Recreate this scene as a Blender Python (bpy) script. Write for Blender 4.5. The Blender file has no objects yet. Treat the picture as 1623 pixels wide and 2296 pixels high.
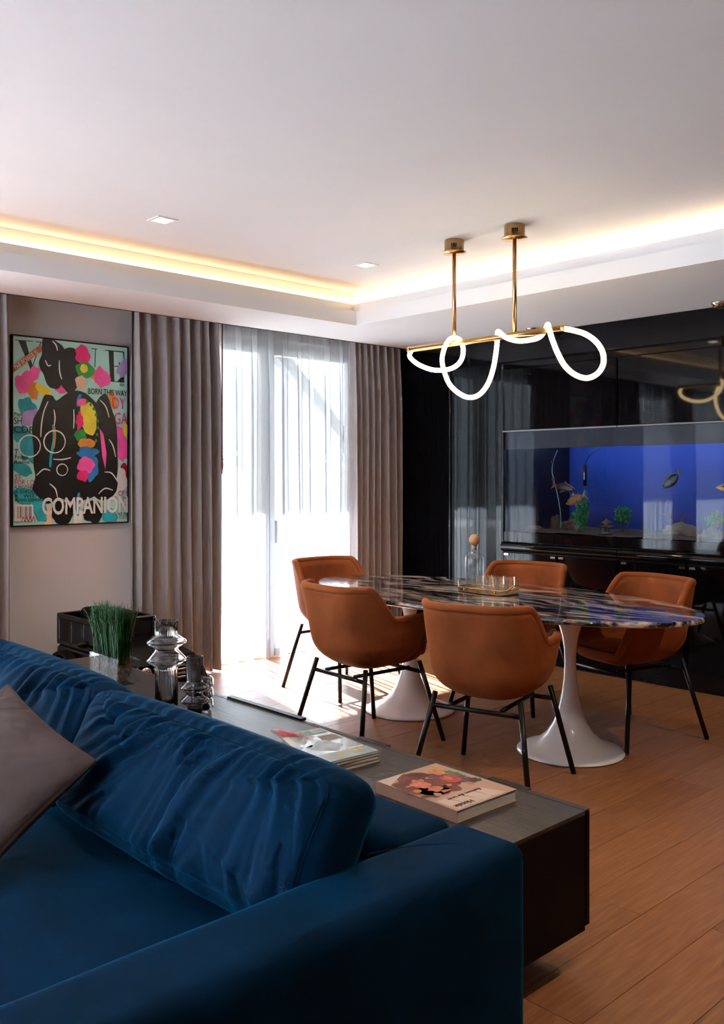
import bpy, math, random
import numpy as np
from mathutils import Vector, Matrix, noise as mnoise
random.seed(7)
PI = math.pi
sc = bpy.context.scene
COL = sc.collection

# ------------------------------------------------------------------ camera, world, sun, exposure
cam_d = bpy.data.cameras.new('camera')
cam = bpy.data.objects.new('camera', cam_d); COL.objects.link(cam)
cam.location = (0, 0, 1.4)
cam.rotation_euler = (PI / 2, 0, math.radians(46.86 - 90))
cam_d.sensor_fit = 'VERTICAL'; cam_d.sensor_height = 36.0
cam_d.lens = 2028.0 / 2296.0 * 36.0
cam_d.shift_y = -78.0 / 2296.0
cam_d.clip_start = 0.05
sc.camera = cam

W = bpy.data.worlds.new('sky'); sc.world = W; W.use_nodes = True
bg = W.node_tree.nodes['Background']
bg.inputs[0].default_value = (0.76, 0.89, 1.0, 1)
bg.inputs[1].default_value = 2.0

sun_d = bpy.data.lights.new('sun', 'SUN'); sun_d.energy = 112.0; sun_d.angle = math.radians(0.6)
sun_d.color = (0.93, 0.97, 1.0)
sun = bpy.data.objects.new('sun', sun_d); COL.objects.link(sun)
el = math.radians(33.0)
sd = Vector((-0.24 * math.cos(el), -0.97 * math.cos(el), -math.sin(el)))
sun.rotation_euler = sd.to_track_quat('-Z', 'Y').to_euler()
sun.location = (5, 12, 8)

def portal(x0, x1, y, z0, z1):
    d = bpy.data.lights.new('window_portal', 'AREA'); d.shape = 'RECTANGLE'
    d.size = x1 - x0; d.size_y = z1 - z0; d.cycles.is_portal = True
    o = bpy.data.objects.new('window_portal', d); COL.objects.link(o)
    o.location = ((x0 + x1) / 2, y, (z0 + z1) / 2); o.rotation_euler = (-PI / 2, 0, 0)
portal(3.3, 5.25, 5.80, 0.02, 2.47)
portal(-2.4, 1.95, 5.80, 0.02, 2.47)
def portal_left(y0, y1, x, z0, z1):
    d = bpy.data.lights.new('window_portal', 'AREA'); d.shape = 'RECTANGLE'
    d.size = z1 - z0; d.size_y = y1 - y0; d.cycles.is_portal = True
    o = bpy.data.objects.new('window_portal', d); COL.objects.link(o)
    o.location = (x, (y0 + y1) / 2, (z0 + z1) / 2); o.rotation_euler = (0, -PI / 2, 0)
portal_left(1.7, 4.9, -3.14, 0.02, 2.5)  # portal for the added left opening

vs = sc.view_settings
vs.view_transform = 'Standard'; vs.look = 'None'; vs.exposure = 0.95; vs.gamma = 1.0
vs.use_curve_mapping = False
cy = sc.cycles
cy.use_denoising = True
cy.max_bounces = 9; cy.diffuse_bounces = 4; cy.glossy_bounces = 4
cy.transmission_bounces = 9; cy.transparent_max_bounces = 16
cy.use_adaptive_sampling = True; cy.adaptive_threshold = 0.05; cy.adaptive_min_samples = 16
cy.caustics_reflective = False; cy.caustics_refractive = False
cy.sample_clamp_indirect = 6.0

# ------------------------------------------------------------------ materials
MATS = {}
def nn(nt, t, **kw):
    n = nt.nodes.new(t)
    for k, v in kw.items(): setattr(n, k, v)
    return n
def mat(name, col, rough=0.5, metal=0.0, var=None, bump=None, sheen=0.0, sheen_tint=None, coat=0.0, coat_rough=0.03,
        emit=None, trans=0.0, ior=1.45, spec=0.5, stretch=None, rand=0.0):
    """var=(scale, amount): tone variation by noise; bump=(scale, strength)"""
    if name in MATS: return MATS[name]
    m = bpy.data.materials.new(name); m.use_nodes = True; MATS[name] = m
    nt = m.node_tree; L = nt.links
    b = nt.nodes['Principled BSDF']
    b.inputs['Base Color'].default_value = (*col, 1)
    b.inputs['Roughness'].default_value = rough
    b.inputs['Metallic'].default_value = metal
    b.inputs['IOR'].default_value = ior
    b.inputs['Specular IOR Level'].default_value = spec
    if sheen:
        b.inputs['Sheen Weight'].default_value = sheen; b.inputs['Sheen Roughness'].default_value = 0.35
        b.inputs['Sheen Tint'].default_value = (*(sheen_tint or col), 1)
    if coat:
        b.inputs['Coat Weight'].default_value = coat; b.inputs['Coat Roughness'].default_value = coat_rough
    if trans: b.inputs['Transmission Weight'].default_value = trans
    if emit:
        b.inputs['Emission Color'].default_value = (*emit[0], 1); b.inputs['Emission Strength'].default_value = emit[1]
    tc = nn(nt, 'ShaderNodeTexCoord'); src = tc.outputs['Object']
    if stretch:
        mp = nn(nt, 'ShaderNodeMapping'); mp.inputs['Scale'].default_value = stretch
        L.new(src, mp.inputs['Vector']); src = mp.outputs[0]
    s, a = var or (6.0, 0.06)
    n = nn(nt, 'ShaderNodeTexNoise'); n.inputs['Scale'].default_value = s; n.inputs['Detail'].default_value = 4
    L.new(src, n.inputs['Vector'])
    hv = nn(nt, 'ShaderNodeHueSaturation'); hv.inputs['Color'].default_value = (*col, 1)
    mr = nn(nt, 'ShaderNodeMapRange'); mr.inputs['To Min'].default_value = 1 - a; mr.inputs['To Max'].default_value = 1 + a
    mr.inputs['From Min'].default_value = 0.25; mr.inputs['From Max'].default_value = 0.75
    L.new(n.outputs['Fac'], mr.inputs['Value']); L.new(mr.outputs[0], hv.inputs['Value'])
    L.new(hv.outputs[0], b.inputs['Base Color'])
    if bump:
        n2 = nn(nt, 'ShaderNodeTexNoise'); n2.inputs['Scale'].default_value = bump[0]; n2.inputs['Detail'].default_value = 3
        L.new(src, n2.inputs['Vector'])
        bp = nn(nt, 'ShaderNodeBump'); bp.inputs['Strength'].default_value = bump[1]; bp.inputs['Distance'].default_value = 0.005
        L.new(n2.outputs['Fac'], bp.inputs['Height']); L.new(bp.outputs[0], b.inputs['Normal'])
    return m

def ramp(nt, stops):
    r = nn(nt, 'ShaderNodeValToRGB'); e = r.color_ramp.elements
    while len(e) < len(stops): e.new(0.5)
    for i, (p, c) in enumerate(stops): e[i].position = p; e[i].color = (*c, 1)
    return r

def floor_mat():
    m = bpy.data.materials.new('oak_floor'); m.use_nodes = True; nt = m.node_tree; L = nt.links
    b = nt.nodes['Principled BSDF']
    tc = nn(nt, 'ShaderNodeTexCoord'); oi = nn(nt, 'ShaderNodeObjectInfo')
    cb = nn(nt, 'ShaderNodeCombineXYZ'); mu = nn(nt, 'ShaderNodeMath', operation='MULTIPLY'); mu.inputs[1].default_value = 37.0
    L.new(oi.outputs['Random'], mu.inputs[0]); L.new(mu.outputs[0], cb.inputs[0]); L.new(mu.outputs[0], cb.inputs[2])
    ad = nn(nt, 'ShaderNodeVectorMath', operation='ADD'); L.new(tc.outputs['Object'], ad.inputs[0]); L.new(cb.outputs[0], ad.inputs[1])
    mp = nn(nt, 'ShaderNodeMapping'); mp.inputs['Scale'].default_value = (1.6, 14.0, 14.0); L.new(ad.outputs[0], mp.inputs[0])
    wd = nn(nt, 'ShaderNodeTexNoise'); wd.inputs['Scale'].default_value = 0.55; wd.inputs['Detail'].default_value = 2; L.new(mp.outputs[0], wd.inputs[0])
    # cathedral rings: sine of a smooth field
    rg = nn(nt, 'ShaderNodeMath', operation='MULTIPLY'); rg.inputs[1].default_value = 95.0; L.new(wd.outputs['Fac'], rg.inputs[0])
    sn = nn(nt, 'ShaderNodeMath', operation='SINE'); L.new(rg.outputs[0], sn.inputs[0])
    mp2 = nn(nt, 'ShaderNodeMapping'); mp2.inputs['Scale'].default_value = (4.5, 70.0, 70.0); L.new(ad.outputs[0], mp2.inputs[0])
    fi = nn(nt, 'ShaderNodeTexNoise'); fi.inputs['Scale'].default_value = 1.0; fi.inputs['Detail'].default_value = 5; L.new(mp2.outputs[0], fi.inputs[0])
    mx = nn(nt, 'ShaderNodeMath', operation='MULTIPLY_ADD'); mx.inputs[1].default_value = 0.07; L.new(sn.outputs[0], mx.inputs[0]); L.new(fi.outputs['Fac'], mx.inputs[2])
    r = ramp(nt, [(0.28, (0.225, 0.084, 0.028)), (0.52, (0.275, 0.106, 0.036)), (0.76, (0.34, 0.145, 0.055))]); L.new(mx.outputs[0], r.inputs[0])
    hv = nn(nt, 'ShaderNodeHueSaturation'); L.new(r.outputs[0], hv.inputs['Color'])
    vr = nn(nt, 'ShaderNodeMapRange'); vr.inputs['To Min'].default_value = 0.90; vr.inputs['To Max'].default_value = 1.07
    L.new(oi.outputs['Random'], vr.inputs[0]); L.new(vr.outputs[0], hv.inputs['Value'])
    L.new(hv.outputs[0], b.inputs['Base Color'])
    b.inputs['Roughness'].default_value = 0.42; b.inputs['Specular IOR Level'].default_value = 0.4
    bp = nn(nt, 'ShaderNodeBump'); bp.inputs['Strength'].default_value = 0.12; bp.inputs['Distance'].default_value = 0.002
    L.new(mx.outputs[0], bp.inputs['Height']); L.new(bp.outputs[0], b.inputs['Normal'])
    MATS['floor'] = m; return m

def marble_mat():
    m = bpy.data.materials.new('dark_marble'); m.use_nodes = True; nt = m.node_tree; L = nt.links
    b = nt.nodes['Principled BSDF']; tc = nn(nt, 'ShaderNodeTexCoord')
    wn = nn(nt, 'ShaderNodeTexNoise'); wn.inputs['Scale'].default_value = 2.2; wn.inputs['Detail'].default_value = 3
    L.new(tc.outputs['Object'], wn.inputs[0])
    wm = nn(nt, 'ShaderNodeVectorMath', operation='MULTIPLY_ADD'); wm.inputs[1].default_value = (0.35, 0.5, 0.1)
    L.new(wn.outputs['Color'], wm.inputs[0]); L.new(tc.outputs['Object'], wm.inputs[2])
    mp = nn(nt, 'ShaderNodeMapping'); mp.inputs['Rotation'].default_value = (0, 0, 0.12); mp.inputs['Scale'].default_value = (13.0, 2.1, 13.0)
    L.new(wm.outputs[0], mp.inputs[0])
    n1 = nn(nt, 'ShaderNodeTexNoise'); n1.inputs['Scale'].default_value = 1.0; n1.inputs['Detail'].default_value = 8; n1.inputs['Roughness'].default_value = 0.68
    L.new(mp.outputs[0], n1.inputs[0])
    r1 = ramp(nt, [(0.39, (0.004, 0.005, 0.008)), (0.46, (0.022, 0.022, 0.026)), (0.505, (0.22, 0.175, 0.145)), (0.585, (0.66, 0.54, 0.46))])
    L.new(n1.outputs['Fac'], r1.inputs[0])
    n2 = nn(nt, 'ShaderNodeTexNoise'); n2.inputs['Scale'].default_value = 2.0; n2.inputs['Detail'].default_value = 2; L.new(mp.outputs[0], n2.inputs[0])
    r2 = ramp(nt, [(0.42, (0.55, 0.6, 0.8)), (0.6, (1.0, 0.93, 0.85))]); L.new(n2.outputs['Fac'], r2.inputs[0])
    mx = nn(nt, 'ShaderNodeMix', data_type='RGBA', blend_type='MULTIPLY'); mx.inputs['Factor'].default_value = 1.0
    L.new(r1.outputs[0], mx.inputs['A']); L.new(r2.outputs[0], mx.inputs['B'])
    L.new(mx.outputs['Result'], b.inputs['Base Color'])
    b.inputs['Roughness'].default_value = 0.12; b.inputs['Coat Weight'].default_value = 0.6; b.inputs['Coat Roughness'].default_value = 0.02
    MATS['marble'] = m; return m

def sheer_mat():
    m = bpy.data.materials.new('sheer_voile'); m.use_nodes = True; nt = m.node_tree; L = nt.links
    for n in list(nt.nodes): nt.nodes.remove(n)
    out = nn(nt, 'ShaderNodeOutputMaterial')
    tr = nn(nt, 'ShaderNodeBsdfTransparent'); tr.inputs[0].default_value = (0.95, 0.97, 1, 1)
    tl = nn(nt, 'ShaderNodeBsdfTranslucent'); tl.inputs[0].default_value = (0.36, 0.39, 0.43, 1)
    df = nn(nt, 'ShaderNodeBsdfDiffuse'); df.inputs[0].default_value = (0.60, 0.62, 0.65, 1)
    m1 = nn(nt, 'ShaderNodeMixShader'); m1.inputs[0].default_value = 0.45; L.new(tl.outputs[0], m1.inputs[1]); L.new(df.outputs[0], m1.inputs[2])
    # fine weave: density varies slightly thread by thread
    tc = nn(nt, 'ShaderNodeTexCoord'); mp = nn(nt, 'ShaderNodeMapping'); mp.inputs['Scale'].default_value = (90, 90, 3)
    L.new(tc.outputs['Object'], mp.inputs[0])
    no = nn(nt, 'ShaderNodeTexNoise'); no.inputs['Scale'].default_value = 1.0; L.new(mp.outputs[0], no.inputs[0])
    lw = nn(nt, 'ShaderNodeLayerWeight'); lw.inputs[0].default_value = 0.35
    mr = nn(nt, 'ShaderNodeMapRange'); mr.inputs['To Min'].default_value = SHEER_OPEN - 0.06; mr.inputs['To Max'].default_value = SHEER_OPEN + 0.06
    L.new(no.outputs['Fac'], mr.inputs[0])
    # threads seen edge-on close up
    sb = nn(nt, 'ShaderNodeMath', operation='MULTIPLY'); iv = nn(nt, 'ShaderNodeMath', operation='SUBTRACT'); iv.inputs[0].default_value = 1.0
    L.new(lw.outputs['Facing'], iv.inputs[1]); L.new(mr.outputs[0], sb.inputs[0]); L.new(iv.outputs[0], sb.inputs[1])
    m2 = nn(nt, 'ShaderNodeMixShader'); L.new(sb.outputs[0], m2.inputs[0]); L.new(m1.outputs[0], m2.inputs[1]); L.new(tr.outputs[0], m2.inputs[2])
    L.new(m2.outputs[0], out.inputs[0])
    MATS['sheer'] = m; return m
SHEER_OPEN = 0.42

def pane_mat(name, tint, refl=0.04, gl_rough=0.0):
    """thin clear pane: lets light straight through and reflects by Fresnel"""
    m = bpy.data.materials.new(name); m.use_nodes = True; nt = m.node_tree; L = nt.links
    for n in list(nt.nodes): nt.nodes.remove(n)
    out = nn(nt, 'ShaderNodeOutputMaterial'); tr = nn(nt, 'ShaderNodeBsdfTransparent'); tr.inputs[0].default_value = (*tint, 1)
    gl = nn(nt, 'ShaderNodeBsdfGlossy'); gl.inputs['Roughness'].default_value = gl_rough
    lw = nn(nt, 'ShaderNodeLayerWeight'); lw.inputs[0].default_value = 0.5
    pw = nn(nt, 'ShaderNodeMath', operation='POWER'); pw.inputs[1].default_value = 5.0; L.new(lw.outputs['Facing'], pw.inputs[0])
    mr = nn(nt, 'ShaderNodeMath', operation='MULTIPLY_ADD'); mr.inputs[1].default_value = refl * 16; mr.inputs[2].default_value = refl; L.new(pw.outputs[0], mr.inputs[0])
    mr.use_clamp = True
    mx = nn(nt, 'ShaderNodeMixShader'); L.new(mr.outputs[0], mx.inputs[0]); L.new(tr.outputs[0], mx.inputs[1]); L.new(gl.outputs[0], mx.inputs[2])
    L.new(mx.outputs[0], out.inputs[0]); MATS[name] = m; return m

floor_mat(); marble_mat(); sheer_mat()
pane_mat('thin_glass', (0.96, 0.968, 0.96), 0.04); pane_mat('window_glass', (0.97, 0.98, 0.98)); pane_mat('tank_glass', (0.94, 0.97, 1.0), 0.014); pane_mat('tank_water', (0.80, 0.90, 1.0), 0.0)
mat('white_paint', (0.79, 0.815, 0.85), 0.75, var=(2, 0.02), bump=(260, 0.05))
mat('soffit_paint', (0.79, 0.815, 0.85), 0.75, var=(2, 0.02))
mat('taupe_wall', (0.50, 0.45, 0.425), 0.85, var=(3, 0.03), bump=(180, 0.08))
mat('dark_wall', (0.07, 0.065, 0.062), 0.7)
mat('plain_wall', (0.62, 0.60, 0.58), 0.85, var=(3, 0.03))
mat('curtain_grey', (0.305, 0.270, 0.265), 0.9, var=(60, 0.10), bump=(420, 0.25), sheen=0.25, sheen_tint=(0.6, 0.55, 0.55), stretch=(1, 1, 0.25))
mat('black_gloss', (0.002, 0.0022, 0.003), 0.04, spec=0.30, bump=(2.2, 0.018))
mat('black_matte', (0.003, 0.003, 0.0035), 0.5, spec=0.2)
mat('black_metal', (0.008, 0.008, 0.009), 0.38, metal=0.3)
mat('frame_grey', (0.10, 0.088, 0.085), 0.5)
mat('velvet_rust', (0.265, 0.068, 0.0185), 0.7, var=(7, 0.22), bump=(30, 0.10), sheen=0.22, sheen_tint=(1.0, 0.42, 0.18), spec=0.12)
mat('velvet_blue', (0.0003, 0.0155, 0.040), 0.7, var=(5, 0.28), bump=(24, 0.12), sheen=0.16, sheen_tint=(0.0, 0.42, 0.85), spec=0.05)
mat('velvet_taupe', (0.095, 0.068, 0.060), 0.8, var=(6, 0.15), sheen=0.15, sheen_tint=(0.6, 0.45, 0.4), spec=0.05)
mat('velvet_navy', (0.012, 0.016, 0.028), 0.8, sheen=0.2, sheen_tint=(0.2, 0.25, 0.4))
mat('tulip_white', (0.82, 0.80, 0.80), 0.28, coat=0.4, coat_rough=0.08, var=(3, 0.015))
mat('brass', (0.46, 0.27, 0.11), 0.28, metal=1.0, var=(40, 0.08), stretch=(1, 1, 0.1))
mat('brass_dark', (0.27, 0.155, 0.065), 0.35, metal=1.0)
mat('brass_tray', (0.62, 0.33, 0.12), 0.16, metal=1.0)
mat('amber_mirror', (0.70, 0.34, 0.09), 0.28, metal=1.0)
mat('chrome', (0.75, 0.75, 0.76), 0.12, metal=1.0)
mat('console_wood', (0.035, 0.029, 0.024), 0.34, var=(2.5, 0.45), bump=(5, 0.12), stretch=(16, 1.1, 16), spec=0.6)
mat('ebony', (0.0025, 0.0022, 0.0022), 0.55, spec=0.15)
mat('stopper_wood', (0.52, 0.26, 0.12), 0.5, var=(5, 0.12), stretch=(1, 1, 6))
mat('wand_wood', (0.13, 0.04, 0.015), 0.45)
mat('toy_black', (0.003, 0.003, 0.0035), 0.22, spec=0.4)
mat('toy_plastic', (0.004, 0.004, 0.0045), 0.5, spec=0.2)
mat('rubber', (0.012, 0.012, 0.012), 0.7)
mat('tail_red', (0.35, 0.006, 0.006), 0.3)
mat('clear_glass', (0.97, 0.985, 0.98), 0.0, trans=1.0, ior=1.45)
mat('smoke_glass', (0.82, 0.85, 0.87), 0.0, trans=1.0, ior=1.4)
mat('dark_smoke_glass', (0.55, 0.57, 0.58), 0.0, trans=1.0, ior=1.4)
mat('amber_glass', (1.0, 0.80, 0.50), 0.0, trans=1.0, ior=1.45)
mat('grass', (0.010, 0.070, 0.014), 0.5, var=(60, 0.45), spec=0.3)
mat('root', (0.30, 0.205, 0.115), 0.7, var=(90, 0.3))
mat('led_tube', (1, 0.86, 0.62), 0.4, emit=((1.0, 0.72, 0.38), 9.0))
mat('cove_led', (1, 0.8, 0.5), 0.4, emit=((1.0, 0.60, 0.26), 7.0))
mat('lamp_glow', (1, 0.95, 0.85), 0.4, emit=((1.0, 0.86, 0.68), 12.0))
mat('paper', (0.70, 0.66, 0.60), 0.7, var=(200, 0.1), stretch=(0.05, 0.05, 4))
mat('gravel', (0.085, 0.045, 0.024), 0.85, var=(120, 0.7), bump=(150, 1.0))
mat('tank_blue', (0.0, 0.032, 0.27), 0.6)
mat('tank_dark', (0.003, 0.004, 0.012), 0.4)
mat('tank_lamp', (0.8, 0.9, 1), 0.4, emit=((0.55, 0.75, 1.0), 4.5))
mat('rock', (0.12, 0.085, 0.058), 0.85, var=(14, 0.5), bump=(20, 0.8))
mat('plant_green', (0.012, 0.22, 0.05), 0.45, var=(30, 0.3))
mat('plant_leaf', (0.02, 0.20, 0.03), 0.45, var=(30, 0.3))
mat('fish_grey', (0.075, 0.062, 0.055), 0.35, var=(25, 0.35))
mat('fish_orange', (0.30, 0.11, 0.035), 0.4, var=(25, 0.3))
mat('fish_dark', (0.018, 0.022, 0.03), 0.4, var=(25, 0.3))
mat('fish_gold', (0.34, 0.20, 0.07), 0.3, metal=0.3, var=(30, 0.4))
mat('fin_red', (0.22, 0.03, 0.03), 0.5)
mat('stone_light', (0.19, 0.155, 0.125), 0.8, var=(12, 0.3), bump=(30, 0.5))
mat('roof_brown', (0.12, 0.07, 0.05), 0.7)
mat('white_plastic', (0.75, 0.74, 0.70), 0.4)
mat('aqua_tube', (0.35, 0.55, 0.60), 0.3)
mat('render_white', (0.86, 0.85, 0.83), 0.8)
mat('terrace_stone', (0.58, 0.55, 0.52), 0.8, var=(4, 0.1))
mat('paving', (0.66, 0.76, 0.88), 0.8, var=(4, 0.06))  # for the added ground and slab; pale and cool to tint the bounce
mat('palm_green', (0.10, 0.20, 0.07), 0.6, var=(8, 0.25))
mat('palm_pink', (0.55, 0.40, 0.33), 0.6, var=(8, 0.25))
mat('tree_haze_green', (0.36, 0.44, 0.42), 0.7, var=(3, 0.35))  # distance haze mixed into the leaf colour
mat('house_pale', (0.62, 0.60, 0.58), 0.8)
mat('house_glass', (0.42, 0.48, 0.52), 0.2)
mat('steel_grey', (0.17, 0.18, 0.19), 0.5); mat('brace_steel', (0.06, 0.065, 0.07), 0.6)
mat('downlight_white', (0.82, 0.82, 0.82), 0.5)

# ------------------------------------------------------------------ mesh building
class MB:
    def __init__(s): s.v = []; s.f = []; s.sm = []
    def add(s, vs, fs, smooth=False):
        o = len(s.v); s.v += [tuple(p) for p in vs]; s.f += [tuple(i + o for i in f) for f in fs]; s.sm += [smooth] * len(fs); return s
    def box(s, x0, x1, y0, y1, z0, z1):
        vs = [(x, y, z) for z in (z0, z1) for x, y in ((x0, y0), (x1, y0), (x1, y1), (x0, y1))]
        return s.add(vs, [(3, 2, 1, 0), (4, 5, 6, 7), (0, 1, 5, 4), (1, 2, 6, 5), (2, 3, 7, 6), (3, 0, 4, 7)])
    def bbox(s, x0, x1, y0, y1, z0, z1, b=0.004):
        """box with chamfered edges"""
        b = min(b, (x1 - x0) * .45, (y1 - y0) * .45, (z1 - z0) * .45)
        rings = [(z0, b), (z0 + b, 0), (z1 - b, 0), (z1, b)]; vs = []
        for z, i in rings:
            X0, X1, Y0, Y1 = x0 + i, x1 - i, y0 + i, y1 - i
            if i: vs += [(X0, Y0, z), (X0, Y0, z), (X1, Y0, z), (X1, Y0, z), (X1, Y1, z), (X1, Y1, z), (X0, Y1, z), (X0, Y1, z)]
            else: vs += [(X0, Y0 + b, z), (X0 + b, Y0, z), (X1 - b, Y0, z), (X1, Y0 + b, z), (X1, Y1 - b, z), (X1 - b, Y1, z), (X0 + b, Y1, z), (X0, Y1 - b, z)]
        fs = []
        for r in range(3):
            for k in range(8): fs.append((r * 8 + k, r * 8 + (k + 1) % 8, r * 8 + 8 + (k + 1) % 8, r * 8 + 8 + k))
        fs.append((6, 4, 2, 0)); fs.append((24, 26, 28, 30))
        return s.add(vs, fs)
    def lathe(s, prof, n=32, c=(0, 0, 0), rib=None, closed=False, smooth=True):
        vs = []; 
        for j, (r, z) in enumerate(prof):
            for k in range(n):
                a = 2 * PI * k / n; rr = r
                if rib and rib[2][j]: rr = r * (1 + rib[1] * math.cos(rib[0] * a))
                vs.append((c[0] + rr * math.cos(a), c[1] + rr * math.sin(a), c[2] + z))
        m = len(prof); fs = []
        for j in range(m if closed else m - 1):
            for k in range(n):
                j2 = (j + 1) % m
                fs.append((j * n + k, j * n + (k + 1) % n, j2 * n + (k + 1) % n, j2 * n + k))
        if not closed:
            if prof[0][0] > 1e-5: fs.append(tuple(reversed(range(n))))
            if prof[-1][0] > 1e-5: fs.append(tuple(range((m - 1) * n, m * n)))
        return s.add(vs, fs, smooth)
    def tube(s, pts, r, n=8, closed=False, caps=True, smooth=True):
        pts = [Vector(p) for p in pts]; m = len(pts); vs = []; up = None
        for i, p in enumerate(pts):
            if closed: t = pts[(i + 1) % m] - pts[i - 1]
            else: t = pts[min(i + 1, m - 1)] - pts[max(i - 1, 0)]
            t.normalize()
            if up is None:
                up = Vector((0, 0, 1)) if abs(t.z) < 0.9 else Vector((1, 0, 0))
            a = (up - t * up.dot(t))
            if a.length < 1e-6: a = t.orthogonal()
            a.normalize(); up = a; b = t.cross(a)
            rr = r[i] if isinstance(r, (list, tuple)) else r
            for k in range(n):
                q = 2 * PI * k / n; vs.append(tuple(p + a * (rr * math.cos(q)) + b * (rr * math.sin(q))))
        fs = []
        for i in range(m if closed else m - 1):
            j = (i + 1) % m
            for k in range(n): fs.append((i * n + k, i * n + (k + 1) % n, j * n + (k + 1) % n, j * n + k))
        if caps and not closed: fs += [tuple(reversed(range(n))), tuple(range((m - 1) * n, m * n))]
        return s.add(vs, fs, smooth)
    def grid(s, fn, nu, nv, closed_u=False, smooth=True, flip=False):
        vs = [fn(i / (nu if closed_u else nu - 1), j / (nv - 1)) for j in range(nv) for i in range(nu)]; fs = []
        for j in range(nv - 1):
            for i in range(nu if closed_u else nu - 1):
                i2 = (i + 1) % nu; q = (j * nu + i, j * nu + i2, (j + 1) * nu + i2, (j + 1) * nu + i)
                fs.append(tuple(reversed(q)) if flip else q)
        return s.add(vs, fs, smooth)
    def prism(s, poly, z0, z1):
        n = len(poly); vs = [(x, y, z0) for x, y in poly] + [(x, y, z1) for x, y in poly]
        fs = [tuple(reversed(range(n))), tuple(range(n, 2 * n))] + [(k, (k + 1) % n, n + (k + 1) % n, n + k) for k in range(n)]
        return s.add(vs, fs)
    def xform(s, M):
        s.v = [tuple(M @ Vector(p)) for p in s.v]; return s
    def mesh(s, name, m):
        me = bpy.data.meshes.new(name); me.from_pydata(s.v, [], s.f); me.update()
        me.polygons.foreach_set('use_smooth', s.sm)
        me.materials.append(MATS[m] if isinstance(m, str) else m); return me
    def build(s, name, m, parent=None, loc=(0, 0, 0), rot=(0, 0, 0)):
        o = bpy.data.objects.new(name, s.mesh(name, m)); COL.objects.link(o); o.location = loc; o.rotation_euler = rot
        if parent is not None: o.parent = parent
        return o

def tag(o, label=None, cat=None, group=None, kind=None):
    if label: o['label'] = label
    if cat: o['category'] = cat
    if group: o['group'] = group
    if kind: o['kind'] = kind
    return o
def thing(name, label, cat, loc=(0, 0, 0), rz=0.0, group=None, rot=None):
    o = bpy.data.objects.new(name, None); COL.objects.link(o); o.empty_display_size = 0.1
    o.location = loc; o.rotation_euler = rot or (0, 0, rz)
    return tag(o, label, cat, group)
def struct(o, label): o['kind'] = 'structure'; o['label'] = label; return o
def copy_tree(o, parent=None):
    c = o.copy(); COL.objects.link(c); c.parent = parent
    for ch in list(o.children): copy_tree(ch, c)
    return c
def smooth(a, b, x):
    t = min(1, max(0, (x - a) / (b - a))); return t * t * (3 - 2 * t)
def spline(pts, sub=6, closed=False):
    P = [Vector(p) for p in pts]; n = len(P); out = []
    for i in range(n if closed else n - 1):
        p0 = P[(i - 1) % n] if closed or i > 0 else P[0]; p1 = P[i]; p2 = P[(i + 1) % n]
        p3 = P[(i + 2) % n] if closed or i + 2 < n else P[-1]
        for k in range(sub):
            t = k / sub
            out.append(0.5 * ((2 * p1) + (p2 - p0) * t + (2 * p0 - 5 * p1 + 4 * p2 - p3) * t * t + (3 * p1 - p0 - 3 * p2 + p3) * t ** 3))
    if not closed: out.append(P[-1])
    return out
def text(s, size, m, parent, loc, rot=(0, 0, 0), shear=0.0, sx=1.0, ext=0.0004, bold=0.0, name='lettering', align='LEFT'):
    cu = bpy.data.curves.new(name, 'FONT'); cu.body = s; cu.size = size; cu.extrude = ext; cu.offset = bold; cu.shear = shear; cu.align_x = align
    cu.resolution_u = 3
    t = bpy.data.objects.new(name, cu); COL.objects.link(t)
    dg = bpy.context.evaluated_depsgraph_get(); me = bpy.data.meshes.new_from_object(t.evaluated_get(dg))
    bpy.data.objects.remove(t); bpy.data.curves.remove(cu)
    me.materials.clear(); me.materials.append(MATS[m])
    o = bpy.data.objects.new(name, me); COL.objects.link(o); o.parent = parent; o.location = loc; o.rotation_euler = rot; o.scale = (sx, 1, 1)
    return o

# ------------------------------------------------------------------ floor of single planks
XB = 5.626          # face of the black cabinet wall
YA = 5.62           # inner face of the window wall
ZS, ZC = 2.495, 2.76
fl = struct(MB().box(-3.0, 6.6, -3.0, 5.9, -0.10, -0.012).build('floor', 'black_matte'), 'light oak laminate plank floor')
PW, PLN = 0.195, 1.38
planks = []
def plank_mesh(l):
    return MB().bbox(-l / 2, l / 2, -PW / 2 + 0.0006, PW / 2 - 0.0006, -0.012, 0.0, 0.0009).mesh('plank', 'floor')
full = plank_mesh(PLN - 0.001)
row = 0; y = -0.06
while y < YA + 0.14:
    off = (row * 0.47) % 1.0 * PLN
    x = (0.6 if y < 3.0 else 1.0) - PLN + off - 0.4
    while x < XB - 0.02:
        x1 = x + PLN; a, b_ = max(x, 0.2), min(x1, XB)
        if b_ - a > 0.05:
            me = full if (b_ - a) > PLN - 1e-4 else plank_mesh(b_ - a - 0.001)
            o = bpy.data.objects.new('plank', me); COL.objects.link(o); o.parent = fl
            o.location = ((a + b_) / 2, y + PW / 2, 0)
        x = x1
    y += PW; row += 1
o = MB().box(-3, 0.2, -3, YA + .14, -0.012, 0).build('floor_field', 'floor', fl)
o = MB().box(0.2, XB, -3, -0.06, -0.012, 0).build('floor_field', 'floor', fl)

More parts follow.
